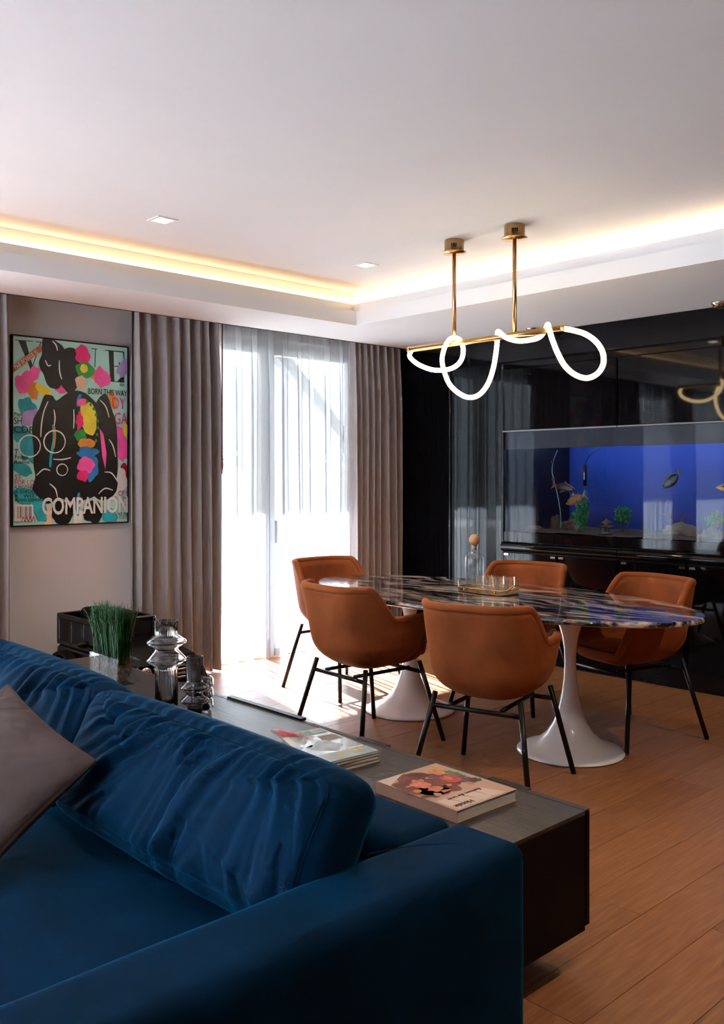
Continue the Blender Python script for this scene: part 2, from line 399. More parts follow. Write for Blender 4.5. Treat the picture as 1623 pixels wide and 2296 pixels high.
# ------------------------------------------------------------------ ceiling, cove and soffit
ce = MB()
ce.box(-3, 4.53, -3, 4.92, ZC, ZC + 0.1)
struct(ce.build('ceiling', 'white_paint'), 'smooth white painted ceiling')
so = MB()
so.box(-3, 5.70, 4.81, 5.40, ZS, ZS + 0.02)                 # soffit over the window side
so.box(4.45, 5.70, -3, 4.81, ZS, ZS + 0.02)                 # soffit over the cabinet side
so.box(-3, 4.43, 4.79, 4.81, ZS, 2.596); so.box(4.43, 4.45, -3, 4.79, ZS, 2.596); so.box(4.43, 4.45, 4.79, 4.81, ZS, 2.596)
so.box(-3, 4.49, 4.885, 4.93, ZS + .02, 2.668); so.box(4.49, 4.53, -3, 4.93, ZS + .02, 2.668)      # upstand holding the strip
so.box(-3, 4.55, 4.925, 4.96, ZS + .02, ZC + .1); so.box(4.525, 4.56, -3, 4.96, ZS + .02, ZC + .1)  # back of the cove
so.box(-3, 5.70, 5.38, 5.40, ZS, 2.72)                        # curtain pocket
so.box(-3, 5.70, 5.38, 5.80, 2.70, 2.74)
struct(so.build('trim_1', 'soffit_paint'), 'white dropped ceiling border with recessed cove')
led = thing('cove_light_strip', 'warm glowing strip light hidden in the ceiling cove', 'light strip', (0, 0, 2.668))
MB().box(-3, 4.49, 4.895, 4.912, 0, 0.006).build('strip', 'cove_led', led)
MB().box(4.498, 4.512, -3, 4.895, 0, 0.006).build('strip', 'cove_led', led)

# ------------------------------------------------------------------ walls
wb = MB()
T = 0.15
wb.box(1.95, 3.30, YA, YA + T, 0, 2.72)
wb.box(5.25, 6.6, YA, YA + T, 0, 2.72)
wb.box(3.30, 5.25, YA, YA + T, 2.47, 2.72)
wb.box(-2.4, 1.95, YA, YA + T, 2.47, 2.72); wb.box(-3.1, -2.4, YA, YA + T, 0, 2.72)
struct(wb.build('wall_back', 'taupe_wall'), 'taupe painted wall with two window openings')
wl = MB(); wl.box(-3.1, -3.0, -3.1, 1.7, 0, 2.86); wl.box(-3.1, -3.0, 4.9, YA, 0, 2.86); wl.box(-3.1, -3.0, 1.7, 4.9, 2.5, 2.86)
struct(wl.build('wall_left', 'plain_wall'), 'plain pale wall at the left, opened for added daylight')
w3 = bpy.data.objects.new('window_3', None); COL.objects.link(w3); struct(w3, 'unseen glazed opening added in the left wall to light the ceiling'); w3.location = (-3.05, 1.7, 0)  # opening added out of view to brighten the ceiling
fr3 = MB(); fr3.box(-.03, .03, 0, 3.2, 2.42, 2.5); fr3.box(-.03, .03, 0, 3.2, 0, .05)
for yy in (0, 1.55, 3.14): fr3.box(-.03, .03, yy, yy + .06, .05, 2.42)
fr3.build('window_frame', 'frame_grey', w3)
for k in range(2): MB().box(-.003, .003, .06 + k * 1.55, 1.55 + k * 1.59, .05, 2.42).build('pane', 'window_glass', w3)
struct(MB().box(-40, -3.1, -30, 16, -0.25, -0.05).build('bounce_floor', 'paving'), 'unseen pale ground added to bounce light through the left opening')  # added reflector: sunlit ground throwing light up to the ceiling
struct(MB().box(-5.6, -3.1, -3.1, 5.8, 2.62, 2.74).build('sky_block_slab', 'paving'), 'unseen slab added above the left opening to block sky light')  # added out of view; keeps direct sky light off the sofa front
struct(MB().box(-3.1, 6.6, -3.1, -3.0, 0, 2.86).build('wall_front', 'dark_wall'), 'wall behind the camera, made dark to cut fill light')  # dark tone chosen to hold back fill on camera-facing sides
struct(MB().bbox(1.97, 3.28, YA - 0.014, YA, 0, 0.08, 0.003).build('baseboard_back', 'downlight_white'), 'white baseboard under the painting')

def glazing(n, x0, x1, mull, label):
    w = bpy.data.objects.new('window_%d' % n, None); COL.objects.link(w); struct(w, label)
    w.location = ((x0 + x1) / 2, 5.70, 0); cx = (x0 + x1) / 2
    f = MB(); y0, y1 = -0.02, 0.05
    f.box(x0 - cx, x1 - cx, y0, y1, 2.365, 2.47); f.box(x0 - cx, x1 - cx, y0, y1, 0.0, 0.05)
    f.box(x0 - cx, x0 - cx + .07, y0, y1, .05, 2.365); f.box(x1 - cx - .07, x1 - cx, y0, y1, .05, 2.365)
    f.build('window_frame', 'frame_grey', w)
    edges = [x0 + .07] + mull + [x1 - .07]
    for xm in mull:
        MB().bbox(xm - cx - .065, xm - cx + .065, -0.01, 0.045, 0.05, 2.365).build('stile', 'frame_grey', w)
    for a, b in zip(edges[:-1], edges[1:]):
        MB().box(a - cx, b - cx, 0.018, 0.024, .05, 2.365).build('pane', 'window_glass', w)
    return w
w1 = glazing(1, 3.30, 5.25, [4.32], 'sliding glass door with grey frame behind sheer curtain')
glazing(2, -2.4, 1.95, [-0.95, 0.5], 'wide glass door with grey frame left of the painting')  # carried on out of view to let in more daylight
MB().bbox(0.085, 0.115, -0.05, -0.01, 0.88, 1.06, 0.008).build('handle', 'black_metal', w1)

# black panelled wall, right
TY0, TY1, TZ0, TZ1 = 1.9, 4.387, 0.955, 1.745
wr = MB()
wr.box(5.66, 5.76, TY1 + .02, YA, 0, 2.72); wr.box(5.66, 5.76, -3, TY0 - .02, 0, 2.72)
wr.box(5.66, 5.76, TY0 - .02, TY1 + .02, TZ1 + .01, 2.72)
wr.box(5.66, 5.76, TY0 - .02, TY1 + .02, 0, 0.90)
wall_r = struct(wr.build('wall_right', 'black_matte'), 'glossy black panelled wall')
def wpanel(y0, y1, z0, z1, x=XB, m='black_gloss', nm='panel'):
    MB().bbox(x, 5.66, y0, y1, z0, z1, 0.002).build(nm, m, wall_r)
wpanel(-3, YA - .005, 2.295, ZS - .002)
wpanel(4.94, YA - .005, 0.0, 2.285); wpanel(4.412, 4.897, 0.0, 2.285)
wpanel(4.90, 4.937, 0.0, 2.285, XB + .012, 'black_matte'); wpanel(4.388, 4.408, 0.0, 2.285, XB - .006, 'black_metal')
wpanel(-3, 1.375, 0.0, 2.285); wpanel(1.375, 4.386, 2.24, 2.285, XB + .006)

# upper cabinets
def upper(y0, y1, label):
    t = thing('wall_cabinet', label, 'cabinet', (XB, (y0 + y1) / 2, 1.75), group='glossy black wall cabinets above the fish tank')
    h = (y1 - y0) / 2
    MB().box(0.0, 0.03, -h + .002, h - .002, 0.003, 0.487).build('body', 'black_matte', t)
    d = MB().bbox(-0.022, 0.0, -h + .003, h - .003, 0.012, 0.482, 0.002).build('door', 'black_gloss', t)
    MB().box(-0.024, -0.001, -h + .003, h - .003, 0.0, 0.010).build('handle_strip', 'steel_grey', d)
upper(3.384, 4.385, 'glossy black wall cabinet at the left above the fish tank')
upper(2.383, 3.380, 'glossy black wall cabinet reflecting the glowing light tube')
upper(1.38, 2.379, 'rightmost glossy black wall cabinet past the picture edge')

# base cabinets under the tank
def lower(y0, y1, label):
    t = thing('base_cabinet', label, 'cabinet', (XB, (y0 + y1) / 2, 0.0), group='glossy black base cabinets under the fish tank')
    h = (y1 - y0) / 2
    MB().box(0.0, 0.034, -h, h, 0.0, 0.895).build('body', 'black_matte', t)
    MB().bbox(-0.006, 0.0, -h, h, 0.006, 0.128, 0.002).build('plinth', 'black_gloss', t)
    prof = [(0.0, .828), (-.030, .830), (-.046, .842), (-.050, .862), (-.046, .884), (-.032, .897), (0.0, .900)]
    mb = MB(); vs = [(x, yy, z) for yy in (-h + .002, h - .002) for x, z in prof]; n = len(prof)
    mb.add(vs, [(k, k + 1, n + k + 1, n + k) for k in range(n - 1)], True); mb.add(vs, [tuple(range(n)), tuple(range(2 * n - 1, n - 1, -1))])
    mb.build('moulding', 'black_gloss', t)
    for s in (-1, 1):
        a, b = (0.004, h - .012) if s > 0 else (-h + .012, -0.004)
        d = MB().bbox(-0.022, 0.0, a, b, 0.136, 0.818, 0.002).build('door', 'black_gloss', t)
        yc = (0.035 if s > 0 else -0.035)
        hd = MB(); hd.bbox(-0.030, -0.022, yc - .022, yc + .022, 0.796, 0.815, 0.002); hd.build('handle', 'chrome', d)
        if s > 0:
            MB().bbox(-0.030, -0.022, b - .052, b - .008, 0.796, 0.815, 0.002).build('handle', 'chrome', d)
lower(3.372, 4.385, 'glossy black cabinet with chrome pulls under the left of the tank')
lower(2.36, 3.370, 'glossy black cabinet with chrome pulls behind the front right chair')
lower(1.38, 2.358, 'rightmost glossy black base cabinet past the picture edge')

# ------------------------------------------------------------------ fish tank
tk = thing('aquarium', 'large built-in aquarium with blue back and gravel floor', 'aquarium', (XB, 3.14, TZ0))
def L(x0, x1, y0, y1, z0, z1): return (x0 - XB, x1 - XB, y0 - 3.14, y1 - 3.14, z0 - TZ0, z1 - TZ0)
MB().box(*L(6.50, 6.52, TY0, TY1, TZ0, TZ1)).build('back_panel', 'tank_blue', tk)
MB().box(*L(5.67, 6.50, TY1 - .012, TY1, TZ0, TZ1)).build('side_panel', 'tank_dark', tk)
MB().box(*L(5.67, 6.50, TY0, TY0 + .012, TZ0, TZ1)).build('side_panel', 'tank_dark', tk)
MB().box(*L(5.64, 6.50, TY0, TY1, TZ0 - .02, TZ0)).build('base_panel', 'tank_dark', tk)
MB().box(*L(5.64, 6.50, TY0, TY1, TZ1, TZ1 + .015)).build('lid', 'tank_dark', tk)
MB().box(*L(5.632, 5.640, TY0, TY1, TZ0 - .02, TZ1)).build('front_glass', 'tank_glass', tk)
MB().box(*L(5.642, 5.66, TY0, TY1, 1.618, TZ1)).build('top_band', 'tank_dark', tk)
MB().box(*L(5.626, 5.632, TY0, TY1, 0.902, 0.977)).build('bottom_band', 'black_gloss', tk)
MB().box(*L(6.26, 6.34, TY0 + .1, TY1 - .1, 1.72, 1.735)).build('lamp_tube', 'tank_lamp', tk)
def gravel_fn(u, v):
    x = 5.645 + u * 0.85; y = TY0 + .013 + v * (TY1 - TY0 - .026)
    z = 0.985 + 0.022 * mnoise.noise(Vector((x * 3, y * 3, 0))) + 0.006 * mnoise.noise(Vector((x * 30, y * 30, 1)))
    return (x - XB, y - 3.14, z - TZ0)
o = MB().grid(gravel_fn, 40, 110, flip=True).build('gravel_bed', 'gravel', tk); o['kind'] = 'stuff'

def rock(label, c, s, seed, m='rock'):
    mb = MB()
    def fn(u, v):
        a = u * 2 * PI; b = (v - .5) * PI
        p = Vector((math.cos(a) * math.cos(b), math.sin(a) * math.cos(b), math.sin(b)))
        k = 1 + 0.55 * mnoise.noise(p * 1.3 + Vector((seed, 0, 0))) + 0.28 * mnoise.noise(p * 3.6 + Vector((0, seed, 0)))
        return (p.x * s[0] * k, p.y * s[1] * k, max(-0.02, p.z * s[2] * k))
    mb.grid(fn, 26, 16, closed_u=True)
    return tag(mb.build('rock', m, None, c), label, 'rock', 'rocks in the fish tank')
rock('long brown driftwood rock at the left of the tank', (6.15, 4.10, 0.985), (.07, .11, .09), 1)
rock('spotted rock beside the tall green tank plant', (6.02, 4.00, 0.985), (.05, .055, .065), 3)
rock('upright mottled rock at the tank left corner', (6.1, 4.24, 0.985), (.05, .045, .10), 5)
rock('pale flat boulder at the right of the tank', (6.0, 3.10, 0.985), (.07, .13, .085), 9, 'stone_light')
rock('pale boulder under the round green bush', (6.0, 2.89, 0.985), (.07, .10, .06), 12, 'stone_light')

def fish(name, label, loc, yaw, pitch, ln, h, m, fin, tailm):
    """nose along +x"""
    t = thing(name, label, 'fish', loc, rot=(0, pitch, yaw))
    def fn(u, v):
        a = u * 2 * PI; x = (v - .5) * ln; s = math.sin(PI * min(1, max(0, v)) ** 0.85) ** 0.75
        s = max(s, 0.10 if v < .5 else 0.02)
        return (x, math.cos(a) * s * h * 0.22, math.sin(a) * s * h * 0.5)
    MB().grid(fn, 14, 18, closed_u=True).build('body', m, t)
    tl = MB(); tl.prism([(-.5 * ln + .01, .02 * h), (-.72 * ln, .48 * h), (-.64 * ln, 0), (-.72 * ln, -.48 * h), (-.5 * ln + .01, -.02 * h)], -.0015, .0015)
    tl.xform(Matrix.Rotation(PI / 2, 4, 'X')); tl.build('tail', tailm, t)
    f1 = MB().prism([(.08 * ln, .42 * h), (-.12 * ln, .74 * h), (-.14 * ln, .38 * h)], -.001, .001); f1.xform(Matrix.Rotation(PI / 2, 4, 'X')); f1.build('fin', fin, t)
    f2 = MB().prism([(-.02 * ln, -.42 * h), (-.24 * ln, -.66 * h), (-.22 * ln, -.3 * h)], -.001, .001); f2.xform(Matrix.Rotation(PI / 2, 4, 'X')); f2.build('fin', fin, t)
    for s in (-1, 1):
        MB().lathe([(0.0, -.003), (.005, -.0015), (.005, .0015), (0, .003)], 10).xform(Matrix.Translation((.36 * ln, s * h * .12, .06 * h)) @ Matrix.Rotation(PI / 2, 4, 'X')).build('eye', 'black_gloss', t)
    return t
# along -y is rightwards in the picture
fish('fish', 'grey fish with red tail near the bubble line', (6.1, 4.14, 1.315), -PI / 2 + .25, 0.22, .17, .075, 'fish_grey', 'fin_red', 'fin_red')
fish('fish', 'orange fish behind the tall green tank plant', (6.1, 4.06, 1.217), PI / 2 + .3, 0.45, .15, .085, 'fish_orange', 'fish_orange', 'fish_orange')
fish('fish', 'dark silvery fish with tail up in mid tank', (6.1, 3.25, 1.37), PI / 2 - .2, 0.62, .17, .085, 'fish_dark', 'fish_dark', 'fish_dark')
fish('fish', 'large golden fish entering at the right picture edge', (5.95, 2.62, 1.33), PI / 2, 0.0, .44, .125, 'fish_gold', 'fish_gold', 'fish_gold')

def leafy(name, label, c, h, r, nst, nlf, m, lf=0.018, ball=None):
    t = thing(name, label, 'plant', c); rnd = random.Random(label)
    st = MB(); lv = MB()
    for k in range(nst):
        a = rnd.random() * 2 * PI; rr = r * math.sqrt(rnd.random()); hh = h * (1 - 0.55 * (rr / r)) * rnd.uniform(.8, 1.05)
        top = Vector((rr * math.cos(a), rr * math.sin(a), hh)); mid = Vector((rr * .7 * math.cos(a), rr * .7 * math.sin(a), hh * .5))
        st.tube(spline([(0, 0, 0), mid, top], 4), 0.0022, 5)
        for q in range(nlf):
            s = rnd.uniform(.15, 1); p = mid * (2 * s) if s < .5 else mid.lerp(top, 2 * s - 1)
            if ball: p = Vector((0, 0, ball[0])) + Vector((rnd.gauss(0, 1), rnd.gauss(0, 1), rnd.gauss(0, 1))).normalized() * ball[1] * rnd.uniform(.5, 1)
            d = Vector((rnd.gauss(0, 1), rnd.gauss(0, 1), rnd.uniform(0, 1.4))).normalized(); w = d.orthogonal().normalized() * lf * .4
            n2 = d.cross(w).normalized() * lf * .18
            lv.add([p, p + d * lf * .5 + w + n2, p + d * lf, p + d * lf * .5 - w + n2], [(0, 1, 2, 3)])
    st.build('stem', 'roof_brown' if ball else m, t); o = lv.build('foliage', m, t); o['kind'] = 'stuff'
    return t
leafy('aquarium_plant', 'tall bright green plastic plant in the tank', (6.0, 3.92, 0.985), .36, .075, 22, 42, 'plant_green')
leafy('aquarium_plant', 'small leafy green plant on a stem by the pagoda', (6.12, 3.645, 0.985), .19, .06, 9, 26, 'plant_leaf', .026, ball=(.13, .065))
leafy('aquarium_plant', 'round green bush at the right end of the tank', (6.0, 2.86, 1.06), .10, .06, 7, 60, 'plant_leaf', .02, ball=(.045, .065))
rg = thing('aquarium_plant', 'thin reddish grass blades in the blue tank', 'plant', (6.3, 3.30, 0.985))
mb = MB(); rnd = random.Random(4)
for k in range(9):
    a = rnd.uniform(-1.1, 1.1); mb.tube(spline([(0, 0, 0), (0, a * .05, .11), (0, a * .14, .17 - abs(a) * .03)], 4), 0.0016, 4)
mb.build('blade', 'fin_red', rg)
pg = thing('pagoda_ornament', 'tiny stone pagoda ornament on the tank gravel', 'ornament', (5.92, 3.66, 0.985))
mb = MB()
for sx in (-1, 1):
    for sy in (-1, 1): mb.tube([(sx * .022, sy * .022, 0), (sx * .018, sy * .018, .045)], .005, 6)
mb.bbox(-.032, .032, -.032, .032, -.005, .006)
mb.build('base', 'stone_light', pg)
for z, w in ((.045, .042), (.075, .030)):
    MB().add([(-w, -w, z), (w, -w, z), (w, w, z), (-w, w, z), (-w * .4, -w * .4, z + .02), (w * .4, -w * .4, z + .02), (w * .4, w * .4, z + .02), (-w * .4, w * .4, z + .02)],
             [(0, 1, 2, 3)[::-1], (4, 5, 6, 7), (0, 1, 5, 4), (1, 2, 6, 5), (2, 3, 7, 6), (3, 0, 4, 7)]).build('roof', 'roof_brown', pg)
MB().lathe([(.018, .065), (.018, .075)], 12).build('upper_storey', 'stone_light', pg)
MB().lathe([(.004, .09), (.012, .097), (.004, .106), (0, .112)], 10).build('finial', 'stone_light', pg)
ht = thing('aquarium_heater', 'black stick heater with cable in the tank', 'heater', (6.25, 4.06, 1.33))
MB().lathe([(0, 0), (.014, .002), (.014, .16), (.009, .175), (0, .177)], 12).build('body', 'black_metal', ht)
MB().box(-.0155, -.013, -.004, .004, .05, .11).build('marking', 'white_plastic', ht)
MB().tube(spline([(0, 0, .175), (0, -.01, .20), (0, -.05, .25), (0, -.12, .29), (0, -.16, .31)], 5), .003, 6).build('cable', 'black_metal', ht)
bt = thing('bubble_line', 'thin air tube with two round suckers in the tank', 'air tube', (6.1, 4.19, 0.985))
MB().tube(spline([(0, 0.0, .0), (0, 0.0, .12), (0, .03, .28), (0, .065, .40), (0, .08, .46), (0, .07, .54), (0, .03, .63)], 6), .003, 6).build('tube', 'aqua_tube', bt)
for yy, z in ((.065, .40), (.075, .54)):
    MB().lathe([(0, -.004), (.014, -.003), (.014, .003), (0, .004)], 14).xform(Matrix.Translation((-.006, yy, z)) @ Matrix.Rotation(PI / 2, 4, 'Y')).build('sucker', 'stone_light', bt)
sk = thing('beaded_ornament', 'dark round ornament with beaded edge in tank corner', 'ornament', (5.85, 4.26, 0.985))
MB().lathe([(.07, 0), (.065, .02), (.04, .035), (0, .04)], 20).build('shell', 'roof_brown', sk)
for k in range(12):
    a = PI * (.55 + k * .08); MB().lathe([(0, -.005), (.005, 0), (0, .005)], 8, (.073 * math.cos(a), .073 * math.sin(a), .008)).build('bead', 'stone_light', sk)

# ------------------------------------------------------------------ outside the windows
struct(MB().box(-8, 14, 5.9, 9.6, -0.25, -0.05).build('terrace_floor', 'terrace_stone'), 'sunlit pale stone terrace outside the windows')
struct(MB().box(-60, 90, 9.6, 130, -3.2, -3.0).build('ground', 'terrace_stone'), 'pale ground far below the terrace')
aw = thing('terrace_canopy', 'flat canopy over the terrace with slanting steel arms', 'canopy', (3.5, 5.8, 2.75))
MB().box(-6.4, 8, 0, 2.25, 0.0, 0.12).build('slab', 'render_white', aw)
def arm(a, b, w):
    a, b = Vector(a), Vector(b); d = (b - a).normalized(); n = Vector((1, 0, 0)); u = d.cross(n).normalized()
    if abs(d.x) > .5: n = Vector((0, 1, 0)); u = d.cross(n).normalized()
    vs = [p + n * (sx * w * .5) + u * (sz * w * .5) for p in (a, b) for sx, sz in ((-1, -1), (1, -1), (1, 1), (-1, 1))]
    return MB().add(vs, [(0, 1, 2, 3), (7, 6, 5, 4), (0, 4, 5, 1), (1, 5, 6, 2), (2, 6, 7, 3), (3, 7, 4, 0)])
arm((1.08, .5, 0.02), (2.30, .5, -1.12), .115).build('brace', 'brace_steel', aw)
MB().box(2.25, 2.37, .44, .56, -2.8, 0.0).build('post', 'brace_steel', aw)
pp = MB().bbox(-8, 14, 9.35, 9.55, -0.05, 0.62, 0.02)
tag(pp.build('parapet', 'render_white'), 'low white parapet along the terrace edge', 'wall')
def palm(label, c, h, n, ln, seed, m='palm_green'):
    t = thing('palm', label, 'plant', c, group='palms on the terrace'); rnd = random.Random(seed)
    MB().tube(spline([(0, 0, 0), (.03, 0, h * .5), (0, .02, h)], 5), [.05] * 10 + [.04], 8).build('trunk', 'roof_brown', t)
    for k in range(n):
        a = 2 * PI * k / n + rnd.uniform(-.2, .2); e = rnd.uniform(.3, 1.1); l = ln * rnd.uniform(.8, 1.1)
        d = Vector((math.cos(a), math.sin(a), 0)); mb = MB()
        path = spline([(0, 0, h), d * (l * .4) + Vector((0, 0, h + l * .4 * e)), d * (l * .85) + Vector((0, 0, h + l * .25 * e)), d * l + Vector((0, 0, h - l * .1))], 6)
        mb.tube(path, .006, 4); s = d.cross(Vector((0, 0, 1)))
        for i in range(2, len(path)):
            for q in (0, .5):
                p = path[i].lerp(path[i - 1], q); w = l * .28 * math.sin(PI * min(.97, .15 + .8 * i / len(path)))
                for sg in (-1, 1):
                    tip = p + s * (sg * w) + d * (w * .5) - Vector((0, 0, w * .3))
                    mb.add([p, p + d * .02, tip], [(0, 1, 2)])
        mb.build('frond', m, t)
palm('feathery palm on the terrace left of the door post', (4.9, 7.6, -.05), .55, 10, .75, 3, 'palm_pink')
palm('feathery palm on the terrace at the right door pane', (6.7, 8.2, -.05), .75, 11, .8, 8)
palm('low palm on the terrace at the far right', (8.6, 8.4, -.05), .5, 9, .7, 11)
def tree(label, c, h, r, seed):
    t = thing('tree', label, 'tree', c, group='trees beyond the terrace'); rnd = random.Random(seed)
    MB().tube([(0, 0, 0), (.1, 0, h * .5), (0, 0, h * .8)], [.25, .2, .1], 8).build('trunk', 'roof_brown', t)
    lv = MB()
    for k in range(900):
        d = Vector((rnd.gauss(0, 1), rnd.gauss(0, 1), rnd.gauss(0, .7))).normalized() * r * rnd.uniform(.55, 1); p = d + Vector((0, 0, h * .75))
        a = Vector((rnd.gauss(0, 1), rnd.gauss(0, 1), rnd.gauss(0, 1))).normalized() * .45; b = a.orthogonal().normalized() * .3
        lv.add([p, p + a * .5 + b, p + a, p + a * .5 - b], [(0, 1, 2, 3)])
    o = lv.build('crown', 'tree_haze_green', t); o['kind'] = 'stuff'
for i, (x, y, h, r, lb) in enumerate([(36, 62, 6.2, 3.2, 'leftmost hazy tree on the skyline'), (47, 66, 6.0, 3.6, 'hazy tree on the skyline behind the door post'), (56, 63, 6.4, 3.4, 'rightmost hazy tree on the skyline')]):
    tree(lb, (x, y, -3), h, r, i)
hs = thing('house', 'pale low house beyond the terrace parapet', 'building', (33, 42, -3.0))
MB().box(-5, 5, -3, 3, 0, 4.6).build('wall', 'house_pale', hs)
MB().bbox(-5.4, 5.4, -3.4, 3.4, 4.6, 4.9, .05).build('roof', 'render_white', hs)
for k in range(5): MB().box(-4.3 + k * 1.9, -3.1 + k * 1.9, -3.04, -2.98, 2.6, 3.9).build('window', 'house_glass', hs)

# ------------------------------------------------------------------ curtains
def curtain(name, label, cat, x0, x1, yc, z0, z1, pleats, amp, m, seed, group=None, npl=10, rows=30, pool=0.0, headpinch=.45, omega=.22):
    t = thing(name, label, cat, ((x0 + x1) / 2, yc, z0), group=group); rnd = random.Random(seed)
    cx = (x0 + x1) / 2; nu = pleats * npl + 1
    ph = [rnd.uniform(-.5, .5) for _ in range(pleats + 2)]; am = [rnd.uniform(.55, 1.25) for _ in range(pleats + 2)]
    wid = [rnd.uniform(.5, 1.6) for _ in range(pleats)]; cum = [0]
    for w_ in wid: cum.append(cum[-1] + w_)
    def pos(s):
        k = int(min(pleats - 1, s)); return (cum[k] + wid[k] * (s - k)) / cum[-1]
    def fn(u, v):
        s = u * pleats; k = int(min(pleats - 1, s)); f = s - k
        warp = ph[k] * (1 - f) + ph[k + 1] * f; A = amp * (am[k] * (1 - f) + am[k + 1] * f)
        z = z1 - (z1 - z0) * v
        p = 2 * PI * s + warp * (1 + .5 * v) + .35 * math.sin(2.2 * v + seed)
        top = headpinch + (1 - headpinch) * smooth(0, .25, v)
        y = A * top * math.sin(p) + .25 * A * math.sin(2.3 * p + 1.0 + v) * v
        x = x0 + (x1 - x0) * (u * .35 + .65 * pos(s)) + omega * A * math.sin(2 * p) * top + .012 * math.sin(3 * v + k) * v
        y += pool * smooth(.93, 1, v) * (.03 * math.sin(3 * p))
        edge = smooth(0, .03, u) * smooth(0, .03, 1 - u)
        return (x - cx, y, z - z0)
    MB().grid(fn, nu, rows).build('cloth', m, t)
    hb = MB().grid(lambda u, v: (x0 - cx + (x1 - x0) * u, amp * headpinch * .2 * math.sin(2 * PI * pleats * u) - .004, z1 - z0 - .03 * v), pleats * 4, 2)
    hb.build('header_tape', m, t)
    return t
curtain('curtain', 'grey-brown heavy curtain between the painting and the glass door', 'curtain', 3.03, 3.73, 5.50, 0.012, 2.60, 8, .048, 'curtain_grey', 1, 'heavy grey curtains', pool=1)
curtain('curtain', 'grey-brown heavy curtain in the corner by the black wall', 'curtain', 5.02, 5.60, 5.49, 0.012, 2.60, 8, .050, 'curtain_grey', 2, 'heavy grey curtains', pool=1)
curtain('curtain', 'grey-brown heavy curtain at the left picture edge', 'curtain', 1.62, 2.20, 5.50, 0.012, 2.60, 7, .046, 'curtain_grey', 5, 'heavy grey curtains', pool=1)
curtain('curtain', 'grey-brown heavy curtain dividing the left glass door', 'curtain', 0.30, 0.85, 5.50, 0.012, 2.60, 7, .046, 'curtain_grey', 6, 'heavy grey curtains', pool=1)
curtain('sheer_curtain', 'white sheer curtain glowing in front of the sliding glass door', 'curtain', 3.66, 5.30, 5.590, 0.012, 2.60, 12, .027, 'sheer', 3, 'white sheer curtains', npl=18, rows=34, pool=.6, omega=.95)
curtain('sheer_curtain', 'white sheer curtain over the left glass door', 'curtain', -2.4, 1.75, 5.590, 0.012, 2.60, 34, .026, 'sheer', 4, 'white sheer curtains', npl=8, rows=16)
wd = thing('curtain_wand', 'slim dark wooden pull wand hanging by the sheer curtain', 'curtain wand', (3.712, 5.432, 1.42))
MB().tube([(0, 0, .10), (0, 0, .30), (.002, 0, 1.12)], [.0065, .0060, .0055], 8).build('rod', 'wand_wood', wd)
MB().lathe([(0, 0), (.006, .012), (.003, .020), (.008, .04), (.0095, .07), (.006, .10), (.010, .105), (.010, .112), (.006, .118)], 12).build('grip', 'wand_wood', wd)

# ------------------------------------------------------------------ downlights, sprinkler, detector
def downlight(x, y, label, energy):
    t = thing('downlight', label, 'downlight', (x, y, ZC), group='square recessed ceiling downlights')
    a, b = .06, .042; fr = MB()
    for (x0, x1, y0, y1) in ((-a, a, b, a), (-a, a, -a, -b), (-a, -b, -b, b), (b, a, -b, b)): fr.box(x0, x1, y0, y1, -.004, .0)
    fr.build('frame', 'downlight_white', t)
    MB().box(-b, b, -b, b, -.0022, -.0008).build('diffuser', 'lamp_glow', t)
    d = bpy.data.lights.new('downlight_beam', 'SPOT'); d.energy = energy; d.color = (1.0, 0.80, 0.58); d.spot_size = math.radians(115); d.spot_blend = 0.7
    d.shadow_soft_size = 0.04
    o = bpy.data.objects.new('downlight_beam', d); COL.objects.link(o); o.parent = t; o.location = (0, 0, -.02)
DL = 17
downlight(2.50, 4.21, 'square downlight in the ceiling above the toy car end', DL)
downlight(3.98, 4.21, 'square downlight in the ceiling near the hanging lamp', DL)
for i, (x, y) in enumerate(((1.03, 4.21), (-.44, 4.21), (2.5, .75), (3.98, .75), (1.03, .75), (-.44, .75))):
    downlight(x, y, ['square downlight beyond the left picture edge', 'farthest square downlight in the left of the room', 'square downlight over the front end of the sofa',
                     'square downlight over the open floor at the right', 'square downlight over the sofa seat', 'square downlight over the left front of the room'][i], (DL, DL, 26, 44, 8, 8)[i])
sp = thing('sprinkler', 'small chrome ceiling sprinkler above the black wall', 'sprinkler', (5.45, 4.00, ZS))
MB().lathe([(.038, 0), (.036, -.008), (.012, -.012), (.010, -.03), (0, -.031)][::-1], 20).build('collar', 'chrome', sp)
MB().lathe([(.030, -.036), (.030, -.040), (0, -.041)][::-1], 20).build('deflector', 'chrome', sp)
smk = thing('smoke_detector', 'round chrome smoke detector on the ceiling border', 'smoke detector', (5.49, 2.59, ZS))
MB().lathe([(.055, 0), (.055, -.012), (.045, -.02), (.040, -.034), (.02, -.040), (0, -.041)][::-1], 24).build('housing', 'chrome', smk)
for k in range(10):
    a = 2 * PI * k / 10; MB().box(-.003, .003, -.008, .008, -.033, -.02).xform(Matrix.Rotation(a, 4, 'Z') @ Matrix.Translation((.044, 0, 0))).build('vent_rib', 'brass_dark', smk)

